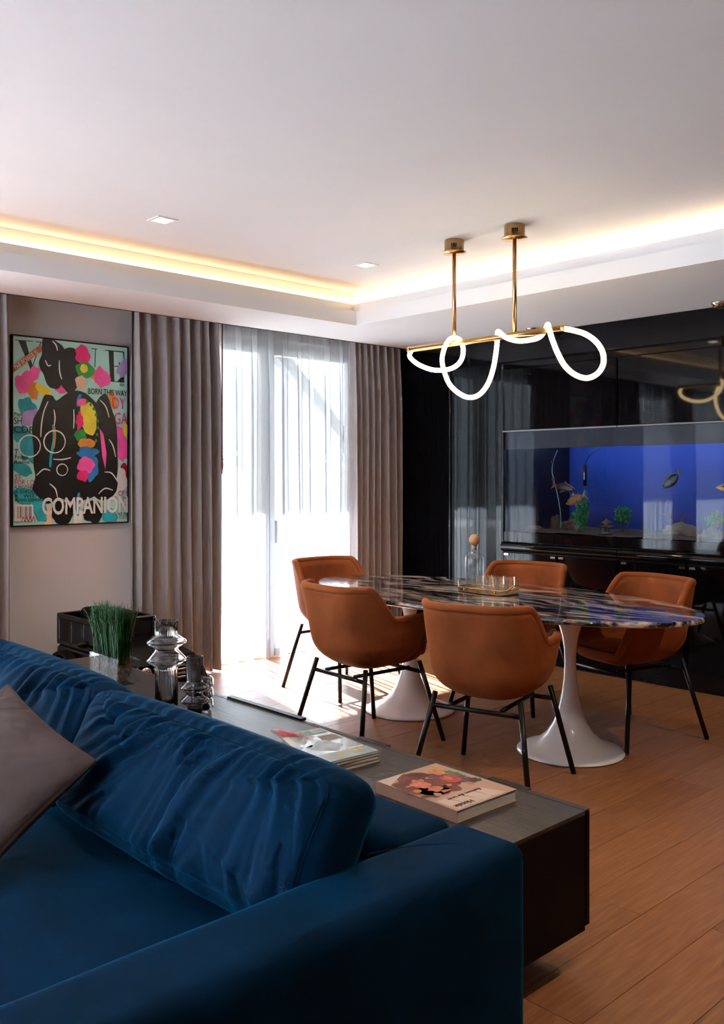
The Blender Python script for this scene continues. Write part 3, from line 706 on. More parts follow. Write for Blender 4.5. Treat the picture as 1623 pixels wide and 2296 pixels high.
# ------------------------------------------------------------------ hanging lamp
BZ = 2.168
hl = thing('pendant_lamp', 'brass bar pendant with looping glowing light tube', 'pendant lamp', (3.94, 3.22, ZC))
bar = MB().tube([(0, -.53, BZ - ZC), (0, .56, BZ - ZC)], .0165, 14); bar.build('bar', 'brass', hl)
for yy in (3.43, 3.0):
    MB().lathe([(.011, BZ + .012 - ZC), (.011, -.06)], 12, (0, yy - 3.22, 0)).build('rod', 'brass', hl)
    c = MB().lathe([(.0, -.075), (.068, -.073), (.070, -.068), (.056, -.064), (.056, -.006), (.054, 0)], 28, (0, yy - 3.22, 0)).build('canopy', 'brass', hl)
    for k in range(4):
        a = math.radians(205 + k * 9)
        MB().box(-.002, .002, -.003, .003, -.045, -.028).xform(Matrix.Translation((.0565 * math.cos(a), yy - 3.22 + .0565 * math.sin(a), 0)) @ Matrix.Rotation(a, 4, 'Z')).build('slot', 'black_matte', c)
TP = [(3.766, 2.166, 0), (3.784, 2.128, 0), (3.741, 2.079, .03), (3.645, 2.04, .05), (3.55, 2.032, .06), (3.481, 2.047, .07), (3.425, 2.084, .06), (3.397, 2.141, .04), (3.405, 2.190, .015), (3.436, 2.196, -.02),
      (3.464, 2.150, -.04), (3.487, 2.082, -.04), (3.481, 2.013, -.03), (3.447, 1.933, -.02), (3.391, 1.878, 0), (3.325, 1.852, .01), (3.26, 1.865, .02), (3.207, 1.923, .03), (3.175, 2.003, .035), (3.16, 2.084, .04),
      (3.146, 2.156, .035), (3.120, 2.194, .005), (3.083, 2.190, -.026), (3.032, 2.155, -.036), (2.972, 2.132, -.022), (2.914, 2.130, .0), (2.862, 2.143, .03), (2.826, 2.178, .034), (2.785, 2.198, .0), (2.752, 2.164, -.034),
      (2.726, 2.102, -.04), (2.699, 2.03, -.03), (2.663, 1.966, -.02), (2.609, 1.919, -.01), (2.548, 1.899, 0), (2.488, 1.917, 0), (2.455, 1.962, 0), (2.459, 2.021, 0), (2.497, 2.077, 0), (2.557, 2.121, 0), (2.627, 2.148, 0), (2.694, 2.166, 0)]
MB().tube(spline([(x, y - 3.22, z - ZC) for y, z, x in TP], 6), .0135, 12).build('light_tube', 'led_tube', hl)
for yy in (-.535, .565): MB().lathe([(.017, -.01), (.019, -.008), (.019, .008), (.017, .01)], 14).xform(Matrix.Translation((0, yy, BZ - ZC)) @ Matrix.Rotation(PI / 2, 4, 'X')).build('end_cap', 'brass', hl)

# ------------------------------------------------------------------ dining table
TZ = 0.748
tb = thing('dining_table', 'oval dark marble dining table on two white tulip pedestals', 'table', (3.955, 3.22, 0))
def oval(ax, ay, prof, m, name, n=96):
    mb = MB(); vs = []
    for dr, z in prof:
        for k in range(n):
            a = 2 * PI * k / n; vs.append(((ax + dr) * math.cos(a), (ay + dr) * math.sin(a), z))
    fs = []
    for j in range(len(prof) - 1):
        for k in range(n): fs.append((j * n + k, j * n + (k + 1) % n, (j + 1) * n + (k + 1) % n, (j + 1) * n + k))
    mb.add(vs, fs); mb.add(vs[:n], [tuple(reversed(range(n)))]); mb.add(vs[-n:], [tuple(range(n))])
    return mb.build(name, m, tb)
oval(.595, 1.255, [(-.012, TZ - .026), (-.002, TZ - .022), (0, TZ - .012), (-.003, TZ - .003), (-.006, TZ)], 'marble', 'tabletop')
oval(.555, 1.215, [(-.06, TZ - .042), (-.012, TZ - .032), (0, TZ - .0262)], 'tulip_white', 'underplate')
prof = [(.262, 0), (.270, .004), (.270, .010), (.255, .018), (.215, .030), (.165, .055), (.120, .095), (.085, .15), (.060, .215), (.043, .29), (.033, .37), (.029, .45), (.031, .52), (.041, .59), (.058, .645), (.082, .69), (.098, .712)]
pm = MB().lathe(prof, 48)
for yy in (2.644, 3.777): pm.build('pedestal', 'tulip_white', tb, (3.935 - 3.955, yy - 3.22, 0))

# ------------------------------------------------------------------ chairs
def rim(phi):
    """rim height by angle from the back (0) to the front (pi)"""
    h = .830 - (.830 - .668) * smooth(math.radians(58), math.radians(86), phi)
    h -= (.668 - .462) * smooth(math.radians(122), math.radians(152), phi)
    return h
def plan(th):
    c, s = math.cos(th), math.sin(th); n = 2 / 2.9
    return (.276 * math.copysign(abs(c) ** n, c), .283 * math.copysign(abs(s) ** n, s))
def shell_pt(th, k, z, inset=0.0):
    x, y = plan(th); r = math.hypot(x, y); q = max(0, (r - inset) / r) * k
    back = smooth(0.1, .9, -math.cos(th)); lean = .062 * back * max(0, (z - .42) / .42) ** 1.1
    side = 1 + .03 * max(0, (z - .5) / .2) * (1 - back)
    return (x * q - lean, y * q * min(1.04, side), z)
NTH = 72; ZB, ZSEAT = .388, .468
def make_chair():
    t = thing('dining_chair', 'x', 'chair', group='rust velvet dining chairs')
    mb = MB(); rows = []
    ths = [2 * PI * k / NTH for k in range(NTH)]
    for i in range(17):
        u = i / 16; r = []
        for th in ths:
            phi = abs(math.atan2(math.sin(th - PI), math.cos(th - PI))); h = rim(phi); hc = min(.17, (h - ZB) * .85)
            if u < .55:
                a = u / .55 * PI / 2; r.append(shell_pt(th, math.sin(a) ** .85 * .94, ZB + hc * (1 - math.cos(a))))
            else:
                q = (u - .55) / .45; r.append(shell_pt(th, .94 + .06 * q ** .8, ZB + hc + (h - ZB - hc) * q))
        rows.append(r)
    for i in range(14):
        u = i / 13; r = []
        for th in ths:
            phi = abs(math.atan2(math.sin(th - PI), math.cos(th - PI))); h = rim(phi); zs = ZSEAT
            if u < .55:
                q = u / .55; r.append(shell_pt(th, 1 - .05 * q, h + (zs + .05 - h) * q if h > zs + .05 else h + (zs - h) * q * .2, .034))
            else:
                a = (u - .55) / .45 * PI / 2; base = min(h, zs + .05); r.append(shell_pt(th, .95 * math.cos(a) ** .6 if a < PI / 2 - 1e-3 else .001, base - (base - zs) * math.sin(a) + .012 * math.sin(a), .034))
        rows.append(r)
    vs = [p for r in rows for p in r]; fs = []
    for j in range(len(rows) - 1):
        for k in range(NTH): fs.append((j * NTH + k, j * NTH + (k + 1) % NTH, (j + 1) * NTH + (k + 1) % NTH, (j + 1) * NTH + k))
    # gathered cloth puckers low on the back
    out = []
    for (x, y, z) in vs:
        g = smooth(.50, .40, z) * smooth(-.05, -.2, x); a = math.atan2(y, -x)
        out.append((x * (1 + .012 * g * math.sin(46 * a)), y * (1 + .012 * g * math.sin(46 * a)), z))
    mb.add(out, fs, True); mb.build('shell', 'velvet_rust', t)
    pts = []
    for th in [2 * PI * k / 144 for k in range(144)]:
        phi = abs(math.atan2(math.sin(th - PI), math.cos(th - PI))); h = rim(phi); pts.append(shell_pt(th, 1, h, .016))
    MB().tube(pts, .0205, 10, closed=True).build('rim_roll', 'velvet_rust', t)
    pad = MB(); 
    pad.grid(lambda u, v: (lambda p: (p[0], p[1], ZSEAT + .012 + .022 * (1 - v ** 3)))(shell_pt(2 * PI * u, max(.001, v) * .93, ZSEAT, .036)), 48, 10, closed_u=True, flip=True)
    pad.build('seat_pad', 'velvet_rust', t)
    F = .285
    for sx in (-1, 1):
        for sy in (-1, 1):
            top = Vector((sx * .185, sy * .205, .425)); ft = Vector((sx * F, sy * F, .006)); 
            l = MB().tube([ft, top], .0125, 12).build('leg', 'black_metal', t)
            MB().lathe([(.0115, -.006), (.0125, .004)], 12, tuple(ft)).build('glide', 'rubber', l)
    def at(sx, sy, z): q = z / .425; return (sx * (F + (.185 - F) * q), sy * (F + (.205 - F) * q), z)
    for s in (-1, 1):
        MB().tube([at(s, -1, .365), at(s, 1, .365)], .011, 10).build('cross_bar', 'black_metal', t)
        MB().tube([(-.19, s * .12, .376), (.19, s * .12, .376)], .010, 8).build('seat_rail', 'black_metal', t)
    return t
ch0 = make_chair()
CH = [(4.03, 4.48, -90, 'rust velvet armchair at the window end of the marble table'),
      (3.338, 3.517, -3.6, 'rust velvet armchair seen from behind, nearer the window on the sofa side'),
      (4.572, 3.488, 188.4, 'rust velvet armchair behind the decanter and drinking glasses'),
      (3.300, 2.634, 15.4, 'frontmost rust velvet armchair seen squarely from behind'),
      (4.449, 2.617, 164.4, 'rust velvet armchair at the right end of the table by the black cabinets')]
for i, (x, y, a, lb) in enumerate(CH):
    c = ch0 if i == 0 else copy_tree(ch0)
    c.location = (x, y, 0); c.rotation_euler = (0, 0, math.radians(a)); c['label'] = lb

# ------------------------------------------------------------------ tray, decanter, glasses
TRX, TRY = 4.010, 3.240
tr = thing('tray', 'brass tray with looped handles on the marble table', 'tray', (TRX, TRY, TZ))
w2, l2 = .078, .165
def rrect(a, b, r, n=6):
    pts = []
    for cx, cy, s in ((a - r, b - r, 0), (-a + r, b - r, 1), (-a + r, -b + r, 2), (a - r, -b + r, 3)):
        for k in range(n + 1): q = PI / 2 * (s + k / n); pts.append((cx + r * math.cos(q), cy + r * math.sin(q)))
    return pts
MB().prism(rrect(w2, l2, .03), .004, .007).build('plate', 'amber_mirror', tr)
MB().tube([(x, y, .005) for x, y in rrect(w2 + .002, l2 + .002, .03)], .004, 8, closed=True).build('edge', 'brass_dark', tr)
MB().tube([(x, y, .028) for x, y in rrect(w2 + .003, l2 + .003, .03)], .0028, 8, closed=True).build('rail', 'brass_tray', tr)
for s in (-1, 1):
    MB().tube(spline([(-.055, s * l2, .028), (-.045, s * (l2 + .012), .034), (-.03, s * (l2 + .028), .052), (0, s * (l2 + .034), .060), (.03, s * (l2 + .028), .052), (.045, s * (l2 + .012), .034), (.055, s * l2, .028)], 5), .0034, 8).build('handle', 'brass_tray', tr)
for x, y in ((w2, .11), (w2, -.11), (-w2, .11), (-w2, -.11)):
    MB().lathe([(.003, .005), (.005, .012), (.003, .028)], 10, (x, y, 0)).build('post', 'brass_tray', tr)
dx, dy = 4.015, 3.342
dc = thing('decanter', 'clear glass decanter with round wooden ball stopper', 'decanter', (dx, dy, TZ + .0072))
MB().lathe([(0, 0.0), (.049, 0), (.054, .006), (.054, .180), (.051, .196), (.040, .210), (.024, .218), (.018, .226), (.0165, .246), (.024, .262), (.0215, .2625), (.0145, .247), (.016, .225), (.022, .215), (.037, .207), (.048, .194), (.051, .180), (.051, .010), (0, .008)], 40).build('glass_body', 'thin_glass', dc)
MB().lathe([(0, .254), (.013, .256), (.023, .263), (.030, .275), (.032, .286), (.0295, .299), (.022, .311), (.011, .317), (0, .3185)], 32).build('stopper', 'stopper_wood', dc)
MB().lathe([(0, .228), (.0125, .229), (.0135, .256), (0, .257)], 16).build('cork', 'stopper_wood', dc)
GL = [(3.972, 3.248), (3.972, 3.176), (3.972, 3.104), (4.048, 3.250), (4.048, 3.178), (4.048, 3.106)]
gp = MB().lathe([(0, 0), (.0325, 0), (.0345, .004), (.0345, .086), (.0335, .087), (.0330, .010), (0, .009)], 28)
gm = gp.mesh('glass_cup', 'thin_glass')
GLB = ['drinking glass next to the decanter foot, front row', 'drinking glass in the middle of the front row on the tray', 'drinking glass at the handle end of the front row',
       'drinking glass in the back row next to the decanter', 'drinking glass in the middle of the back row on the tray', 'drinking glass in the back row at the right tray handle']
for (x, y), lb in zip(GL, GLB):
    o = bpy.data.objects.new('drinking_glass', gm); COL.objects.link(o); o.location = (x, y, TZ + .0072); tag(o, lb, 'glass', 'drinking glasses on the brass tray')

# ------------------------------------------------------------------ low console behind the sofa
CZ = 0.45; CX0, CX1, CY0, CY1 = 1.70, 2.252, 1.445, 4.484
cs = thing('console_cabinet', 'long low black wood console behind the blue sofa', 'cabinet', ((CX0 + CX1) / 2, (CY0 + CY1) / 2, 0))
ox, oy = (CX0 + CX1) / 2, (CY0 + CY1) / 2
MB().bbox(CX0 - ox, CX1 - .026 - ox, CY0 - oy, CY1 - oy, .108, CZ - .012, .002).build('body', 'ebony', cs)
MB().bbox(CX0 - ox, CX1 - .026 - ox, CY0 - oy, CY1 - oy, CZ - .012, CZ, .001).build('top', 'console_wood', cs)
MB().box(CX0 + .10 - ox, CX1 - .25 - ox, CY0 + .45 - oy, CY1 - .45 - oy, 0, .108).build('plinth', 'ebony', cs)
nd = 5; dl = (CY1 - CY0) / nd
for k in range(nd):
    a, b = CY0 + k * dl + .0015 - oy, CY0 + (k + 1) * dl - .0015 - oy
    d = MB().bbox(CX1 - .022 - ox, CX1 - ox, a, b, .118, CZ - .003, .003).build('drawer', 'ebony', cs)
    MB().bbox(CX1 - .022 - ox, CX1 - ox, a, b, CZ - .003, CZ, .001).build('top_edge', 'console_wood', d)
    h0 = .35 * dl if k != 2 else .12 * dl
    MB().bbox(CX1 - .016 - ox, CX1 + .012 - ox, a + h0, a + h0 + (.15 if k < 2 else .5 if k == 2 else .14), CZ - .002, CZ + (.002 if k != 2 else .008), .001).build('handle', 'black_metal', d)

# book
def quad_frame(o3, ex, ey): return o3
bk = thing('book', 'thick paperback hotel design book with floral orange cover', 'book', (2.020, 1.793, CZ), rz=math.radians(-1.0))
a, b = .131, .163
MB().bbox(-a + .004, a - .003, -b + .003, b - .003, .0015, .0325, .001).build('pages', 'paper', bk)
mat('cover_peach', (0.52, 0.30, 0.21), 0.3, var=(5, 0.12), coat=.4)
mat('cover_maroon', (0.14, 0.026, 0.016), 0.3, var=(22, 0.8), coat=.4)
mat('cover_sand', (0.46, 0.31, 0.20), 0.3, var=(9, 0.2), coat=.4)
mat('cover_cream', (0.66, 0.50, 0.40), 0.3, coat=.4)
mat('ink_red', (0.42, 0.022, 0.03), 0.35, var=(60, .5)); mat('ink_orange', (0.50, 0.15, 0.02), 0.35, var=(60, .5)); mat('ink_dark', (0.03, 0.02, 0.02), 0.4); mat('ink_plum', (0.09, 0.05, 0.09), 0.4, var=(60, .5))
mat('ink_coral', (0.52, 0.13, 0.07), 0.35, var=(60, .4)); mat('ink_green', (0.06, 0.16, 0.09), 0.35, var=(40, .4)); mat('ink_white', (0.72, 0.72, 0.72), 0.35); mat('ink_grey', (0.36, 0.40, 0.42), 0.3, var=(18, .5))
mat('ink_sky', (0.34, 0.44, 0.48), 0.3, var=(12, .3)); mat('ink_gold', (0.55, 0.38, 0.06), 0.35)
cv = MB(); cv.bbox(-a, a, -b, b, .0325, .034, .0005); cv.bbox(-a, a, -b, b, 0, .0015, .0005); cv.box(-a, -a + .0025, -b, b, 0, .034); cv.build('cover', 'cover_peach', bk)
def blob(cx, cy, rx, ry, z, m, parent, seed, rough=.3, n=56, rot=0., nm='print_shape', clip=None):
    pts = []
    for k in range(n):
        q = 2 * PI * k / n; w = 1 + rough * mnoise.noise(Vector((1.5 * math.cos(q) + seed * 3.1, 1.5 * math.sin(q), seed))) + rough * .12 * mnoise.noise(Vector((6 * math.cos(q), 6 * math.sin(q), seed * 1.7)))
        x, y = rx * w * math.cos(q), ry * w * math.sin(q); pts.append((cx + x * math.cos(rot) - y * math.sin(rot), cy + x * math.sin(rot) + y * math.cos(rot)))
    if clip: pts = [(max(clip[0], min(clip[1], x)), max(clip[2], min(clip[3], y))) for x, y in pts]
    return MB().prism(pts, z, z + .0001).build(nm, m, parent)
def poly(pts, z, m, parent, nm='print_shape'): return MB().prism(pts, z, z + .0001).build(nm, m, parent)
Z0 = .0340
poly([(-.128, -.06), (.128, -.06), (.128, .12), (.06, .160), (-.128, .160)], Z0, 'cover_sand', bk)
blob(-.035, .045, .095, .10, Z0 + .0003, 'cover_maroon', bk, 3, .45); blob(.03, .03, .085, .05, Z0 + .0002, 'cover_maroon', bk, 33, .5)
for k in range(16): blob(-.10 + .013 * k, .02 + .06 * math.sin(k * 2.3), .012 + .006 * math.sin(k * 1.7), .010 + .005 * math.cos(k * 2.9), Z0 + .00042, ('ink_orange', 'ink_coral', 'cover_sand', 'ink_plum')[k % 4], bk, 40 + k, .6, n=20)
blob(-.07, -.02, .055, .035, Z0 + .0003, 'cover_maroon', bk, 7, .6)
blob(-.05, .055, .028, .035, Z0 + .0006, 'ink_coral', bk, 2, .4); blob(-.045, -.005, .025, .02, Z0 + .0006, 'ink_coral', bk, 12, .5)
blob(.055, .028, .030, .034, Z0 + .0006, 'ink_red', bk, 5, .25); blob(.05, .035, .014, .016, Z0 + .0009, 'ink_coral', bk, 9, .4)
blob(.07, .10, .022, .03, Z0 + .0006, 'ink_orange', bk, 6, .3); blob(.045, .075, .035, .016, Z0 + .0005, 'ink_plum', bk, 8, .5)
blob(.085, -.01, .03, .018, Z0 + .0005, 'ink_plum', bk, 10, .5); blob(.10, -.03, .022, .016, Z0 + .0007, 'ink_dark', bk, 14, .5); blob(.095, .055, .016, .03, Z0 + .0006, 'ink_green', bk, 15, .6)
poly([(-.128, .105), (-.02, .158), (-.128, .158)], Z0 + .0006, 'cover_cream', bk)
for k in range(4): poly([(-.12 + k * .05, -.075 - k * .004), (-.085 + k * .05, -.075 - k * .004), (-.06 + k * .05, -.155), (-.115 + k * .05, -.158)], Z0 + .0003, 'cover_cream', bk)
text('Hotels:', .026, 'ink_dark', bk, (-.036, -.130, Z0 + .0008), (0, 0, PI), bold=.0006)
text('Between the Lines', .0185, 'ink_dark', bk, (.055, -.082, Z0 + .0008), (0, 0, PI))

# magazines
def mag(name, label, loc, rz, m, ln=.345, wd_=.212, th=.009, curl=0.0, sag=0.0, cover=None):
    t = thing(name, label, 'magazine', loc, rz=rz, group='magazines stacked on the console')
    def bend(x, y, z):
        e = smooth(.0, .5, (y / ln)) * smooth(-.1, .5, -x / wd_)
        return (x, y, z + curl * e)
    def sheet(z0, z1, mm, nm, i):
        mb = MB(); nx, ny = 9, 13
        top = [bend(-wd_ / 2 + i + (wd_ - 2 * i) * a / (nx - 1), -ln / 2 + i + (ln - 2 * i) * b / (ny - 1), z1) for b in range(ny) for a in range(nx)]
        bot = [bend(-wd_ / 2 + i + (wd_ - 2 * i) * a / (nx - 1), -ln / 2 + i + (ln - 2 * i) * b / (ny - 1), z0) for b in range(ny) for a in range(nx)]
        fs = []; N = nx * ny
        for b in range(ny - 1):
            for a in range(nx - 1):
                q = (b * nx + a, b * nx + a + 1, (b + 1) * nx + a + 1, (b + 1) * nx + a); fs += [q, tuple(N + w for w in reversed(q))]
        ring = [a for a in range(nx)] + [b * nx + nx - 1 for b in range(1, ny)] + [(ny - 1) * nx + a for a in range(nx - 2, -1, -1)] + [b * nx for b in range(ny - 2, 0, -1)]
        for k in range(len(ring)): p, q = ring[k], ring[(k + 1) % len(ring)]; fs.append((p, N + p, N + q, q))
        mb.add(top + bot, fs); return mb.build(nm, mm, t)
    sheet(0.0004, th - .0006, 'paper', 'pages', .001)
    c = sheet(th - .0006, th, m, 'cover', 0)
    return t, c
mat('mag_silver', (0.42, 0.46, 0.48), 0.12, var=(9, .35), coat=1.0, bump=(7, .25)); mat('mag_brown', (0.20, 0.12, 0.08), 0.35); mat('mag_teal', (0.10, 0.16, 0.15), 0.3)
mx_, my_ = 2.020, 2.350
mag('magazine', 'brown magazine at the bottom of the console stack', (mx_ - .004, my_ - .006, CZ), math.radians(-4), 'mag_brown')
mag('magazine', 'dark green magazine in the middle of the console stack', (mx_ + .002, my_ + .002, CZ + .0095), math.radians(-7), 'mag_teal', th=.010)
mag('magazine', 'brown magazine second from the top of the stack', (mx_ - .002, my_ - .002, CZ + .020), math.radians(-4.5), 'mag_brown', th=.008)
t, c = mag('magazine', 'glossy silver-covered magazine with curled corner on the stack', (mx_ + .001, my_, CZ + .0285), math.radians(-5.5), 'mag_silver', th=.008, curl=.030)
zt = .0082
poly([(.0, .110), (.100, .110), (.100, .168), (.0, .168)], zt, 'ink_green', t)
poly([(.050, .128), (.092, .128), (.092, .160), (.050, .160)], zt + .0003, 'cover_cream', t)
for k in range(9): poly([(.055 + k * .004, .134), (.057 + k * .004, .134), (.057 + k * .004, .154), (.055 + k * .004, .154)], zt + .0006, 'ink_dark', t)
poly([(.020, .02), (.100, .02), (.100, .08), (.035, .09)], zt, 'mag_brown', t)
blob(-.01, -.02, .06, .07, zt + .0001, 'ink_grey', t, 4, .4); blob(-.05, .06, .03, .05, zt + .0001, 'ink_white', t, 8, .5)
poly([(-.104, -.170), (.104, -.170), (.104, -.105), (-.104, -.090)], zt, 'ink_sky', t)
for k in range(5):
    poly([(-.075 + k * .034, -.150), (-.068 + k * .034, -.150), (-.068 + k * .034, -.105), (-.075 + k * .034, -.105)], zt + .0004, 'ink_gold', t)
    if k % 2: blob(-.055 + k * .034, -.125, .010, .012, zt + .0004, 'ink_gold', t, k, .1)
poly([(.035, -.100), (.098, -.100), (.098, -.085), (.035, -.085)], zt + .0004, 'ink_white', t)
# the curled red corner strip
def strip(u, v):
    y = .10 + .070 * u; x = -.104 + .075 * v; e = smooth(.0, .5, y / .345) * smooth(-.1, .5, -x / .212)
    return (x, y, zt + .0006 + .030 * e)
MB().grid(strip, 8, 8).build('print_shape', 'ink_red', t)

# ------------------------------------------------------------------ glass vases and grass on the console
def fluted(name, label, loc, k, m, hh, foot=None):
    t = thing(name, label, 'vase', loc, group='glass vases on the console')
    prof, rib = hh
    mb = MB().lathe([(r * k, z * k) for r, z in prof], 108, rib=(36, .035, rib)); mb.build('glass_body', m, t); return t
# (outer up, then inner down), flanges of two discs
out = [(0, 0), (.046, 0), (.048, .004), (.048, .178), (.0485, .186), (.060, .198), (.086, .216), (.0875, .222), (.084, .228), (.052, .262), (.050, .270), (.060, .278), (.086, .294), (.0875, .300), (.084, .306), (.050, .328), (.048, .334), (.048, .392)]
inn = [(.041, .392), (.041, .334), (.046, .326), (.078, .303), (.079, .299), (.054, .282), (.044, .271), (.046, .260), (.078, .225), (.079, .220), (.054, .202), (.042, .190), (.041, .178), (.041, .012), (0, .012)]
rb = [0, 0, 1, 1] + [0] * 12 + [1, 1] + [0] * len(inn)
fluted('vase', 'tall smoked glass vase with two flared rings and fluted body', (1.945, 3.245, CZ), .93, 'smoke_glass', (out + inn, rb))
o2 = [(0, 0), (.048, 0), (.050, .004), (.050, .060), (.048, .068), (.060, .080), (.092, .104), (.094, .110), (.090, .117), (.056, .146), (.054, .158), (.064, .170), (.092, .190), (.094, .196), (.090, .203), (.054, .232), (.052, .240), (.052, .400)]
i2 = [(.045, .400), (.045, .240), (.049, .230), (.083, .200), (.084, .195), (.056, .174), (.047, .159), (.049, .144), (.083, .114), (.084, .109), (.054, .086), (.040, .072), (.040, .022), (0, .022)]
rb2 = [0] * 16 + [1, 1] + [0] * len(i2)
fluted('vase', 'short dark smoked glass vase with two flared rings', (1.968, 3.070, CZ), .60, 'dark_smoke_glass', (o2 + i2, rb2))
bub = thing('bubble_vase', 'clear glass vase of stacked bubbles behind the short vase', 'vase', (2.055, 3.150, CZ), group='glass vases on the console')
bp_ = []
for k in range(3):
    for q in range(9): a = -PI / 2 + PI * q / 8; bp_.append((.033 + .016 * math.cos(a), .024 + k * .044 + .022 * math.sin(a)))
bi_ = [(.030, bp_[-1][1]), (.030, .012), (0, .010)]
MB().lathe([(0, 0), (.032, 0)] + bp_ + bi_, 40).build('glass_body', 'clear_glass', bub)
def cube_vase(label, y0, seed):
    t = thing('grass_vase', label, 'vase', (2.040, y0, CZ), group='square glass vases of grass'); rnd = random.Random(seed)
    a = .044; i = a - .006
    vs = [(-a, -a, 0), (a, -a, 0), (a, a, 0), (-a, a, 0), (-a, -a, .122), (a, -a, .122), (a, a, .122), (-a, a, .122), (-i, -i, .122), (i, -i, .122), (i, i, .122), (-i, i, .122), (-i, -i, .014), (i, -i, .014), (i, i, .014), (-i, i, .014)]
    fs = [(3, 2, 1, 0)] + [(k, (k + 1) % 4, 4 + (k + 1) % 4, 4 + k) for k in range(4)] + [(4 + k, 4 + (k + 1) % 4, 8 + (k + 1) % 4, 8 + k) for k in range(4)] + [(8 + k, 8 + (k + 1) % 4, 12 + (k + 1) % 4, 12 + k) for k in range(4)] + [(12, 13, 14, 15)]
    MB().add(vs, fs).build('glass_box', 'thin_glass', t)
    rt = MB(); j = i - .003
    for k in range(90):
        p = Vector((rnd.uniform(-j, j), rnd.uniform(-j, j), rnd.uniform(.02, .11))); pts = [p]
        for q in range(4):
            p = p + Vector((rnd.gauss(0, .014), rnd.gauss(0, .014), rnd.gauss(0, .022))); p = Vector((max(-j, min(j, p.x)), max(-j, min(j, p.y)), max(.017, min(.118, p.z)))); pts.append(p)
        rt.tube(spline(pts, 2), .0013, 3)
    o = rt.build('roots', 'root', t); o['kind'] = 'stuff'
    gr = MB()
    for k in range(330):
        x, y = rnd.uniform(-j, j) * .95, rnd.uniform(-j, j) * .95; h = rnd.uniform(.20, .285); an = rnd.random() * 2 * PI; s = rnd.uniform(.005, .035) + (.05 if rnd.random() < .06 else 0)
        dv = Vector((math.cos(an), math.sin(an), 0)) * s + Vector((x, y, 0)) * .25
        b0 = Vector((x, y, .09)); pts = spline([b0, b0 + dv * .25 + Vector((0, 0, h * .45)), b0 + dv * .7 + Vector((0, 0, h * .85)), b0 + dv * 1.15 + Vector((0, 0, h * rnd.uniform(.80, 1.0)))], 3)
        gr.tube(pts, [.0017] * (len(pts) - 3) + [.0011, .0008, .0003], 3, caps=False)
    o = gr.build('grass', 'grass', t); o['kind'] = 'stuff'
cube_vase('nearest square glass vase of green grass on the console', 3.797, 1)
cube_vase('middle square glass vase of green grass on the console', 3.888, 2)
cube_vase('farthest square glass vase of green grass on the console', 3.979, 3)

# ------------------------------------------------------------------ sofa
import bmesh
def softbox(x0, x1, y0, y1, z0, z1, r, seg=5, cuts=0, puff=0.0, seed=0, wob=0.004):
    bm = bmesh.new(); bmesh.ops.create_cube(bm, size=1)
    for v in bm.verts: v.co = Vector(((x0 + x1) / 2 + v.co.x * (x1 - x0), (y0 + y1) / 2 + v.co.y * (y1 - y0), (z0 + z1) / 2 + v.co.z * (z1 - z0)))
    bmesh.ops.bevel(bm, geom=list(bm.edges), offset=r, segments=seg, affect='EDGES', profile=.5)
    if cuts:
        long_e = [e for e in bm.edges if e.calc_length() > r * 2]
        bmesh.ops.subdivide_edges(bm, edges=long_e, cuts=cuts, use_grid_fill=True)
    bmesh.ops.triangulate(bm, faces=[f for f in bm.faces if len(f.verts) > 4])
    for v in bm.verts:
        c = v.co
        if puff:
            u = 2 * (c.x - (x0 + x1) / 2) / (x1 - x0); w = 2 * (c.y - (y0 + y1) / 2) / (y1 - y0)
            if c.z > (z0 + z1) / 2: c.z += puff * max(0, 1 - u * u) ** .5 * max(0, 1 - w * w) ** .5
        c += Vector((mnoise.noise(c * 5 + Vector((seed, 0, 0))), mnoise.noise(c * 5 + Vector((0, seed, 9))), mnoise.noise(c * 5 + Vector((7, 0, seed))))) * wob
    mb = MB(); bm.verts.index_update()
    mb.add([tuple(v.co) for v in bm.verts], [tuple(v.index for v in f.verts) for f in bm.faces], True); bm.free(); return mb
SX, SY, SH = 1.05, 2.65, 0.57
sf = thing('sofa', 'deep blue velvet sofa with wide low arm and back', 'sofa', (SX, SY, 0))
def sb(x0, x1, y0, y1, z0, z1, r, **k): return softbox(x0 - SX, x1 - SX, y0 - SY, y1 - SY, z0, z1, r, **k)
sb(.42, 1.672, 1.228, 1.442, .03, SH + .008, .042, cuts=6, seed=1).build('arm', 'velvet_blue', sf)
sb(1.462, 1.672, 1.443, 2.652, .03, SH, .042, cuts=6, seed=2).build('back_frame', 'velvet_blue', sf)
sb(1.462, 1.676, 2.662, 4.05, .03, SH + .012, .045, cuts=6, seed=3).build('back_frame', 'velvet_blue', sf)
sb(.44, 1.46, 1.445, 4.05, .04, .245, .02, seed=4).build('base', 'velvet_blue', sf)
sb(.42, 1.458, 1.447, 2.655, .248, .405, .05, cuts=8, puff=.022, seed=5).build('seat_cushion', 'velvet_blue', sf)
sb(.42, 1.458, 2.660, 4.05, .248, .405, .05, cuts=8, puff=.022, seed=6).build('seat_cushion', 'velvet_blue', sf)
MB().tube(spline([(1.36 - SX, 1.436 - SY, .575), (1.47 - SX, 1.39 - SY, .577), (1.56 - SX, 1.32 - SY, .576), (1.63 - SX, 1.262 - SY, .566), (1.66 - SX, 1.24 - SY, .545)], 8), .0024, 5).build('seam', 'velvet_blue', sf)
for x, y in ((.5, 1.3), (1.6, 1.3), (.5, 3.95), (1.6, 3.95)): MB().lathe([(.02, 0), (.025, .045)], 14, (x - SX, y - SY, 0)).build('foot', 'black_metal', sf)

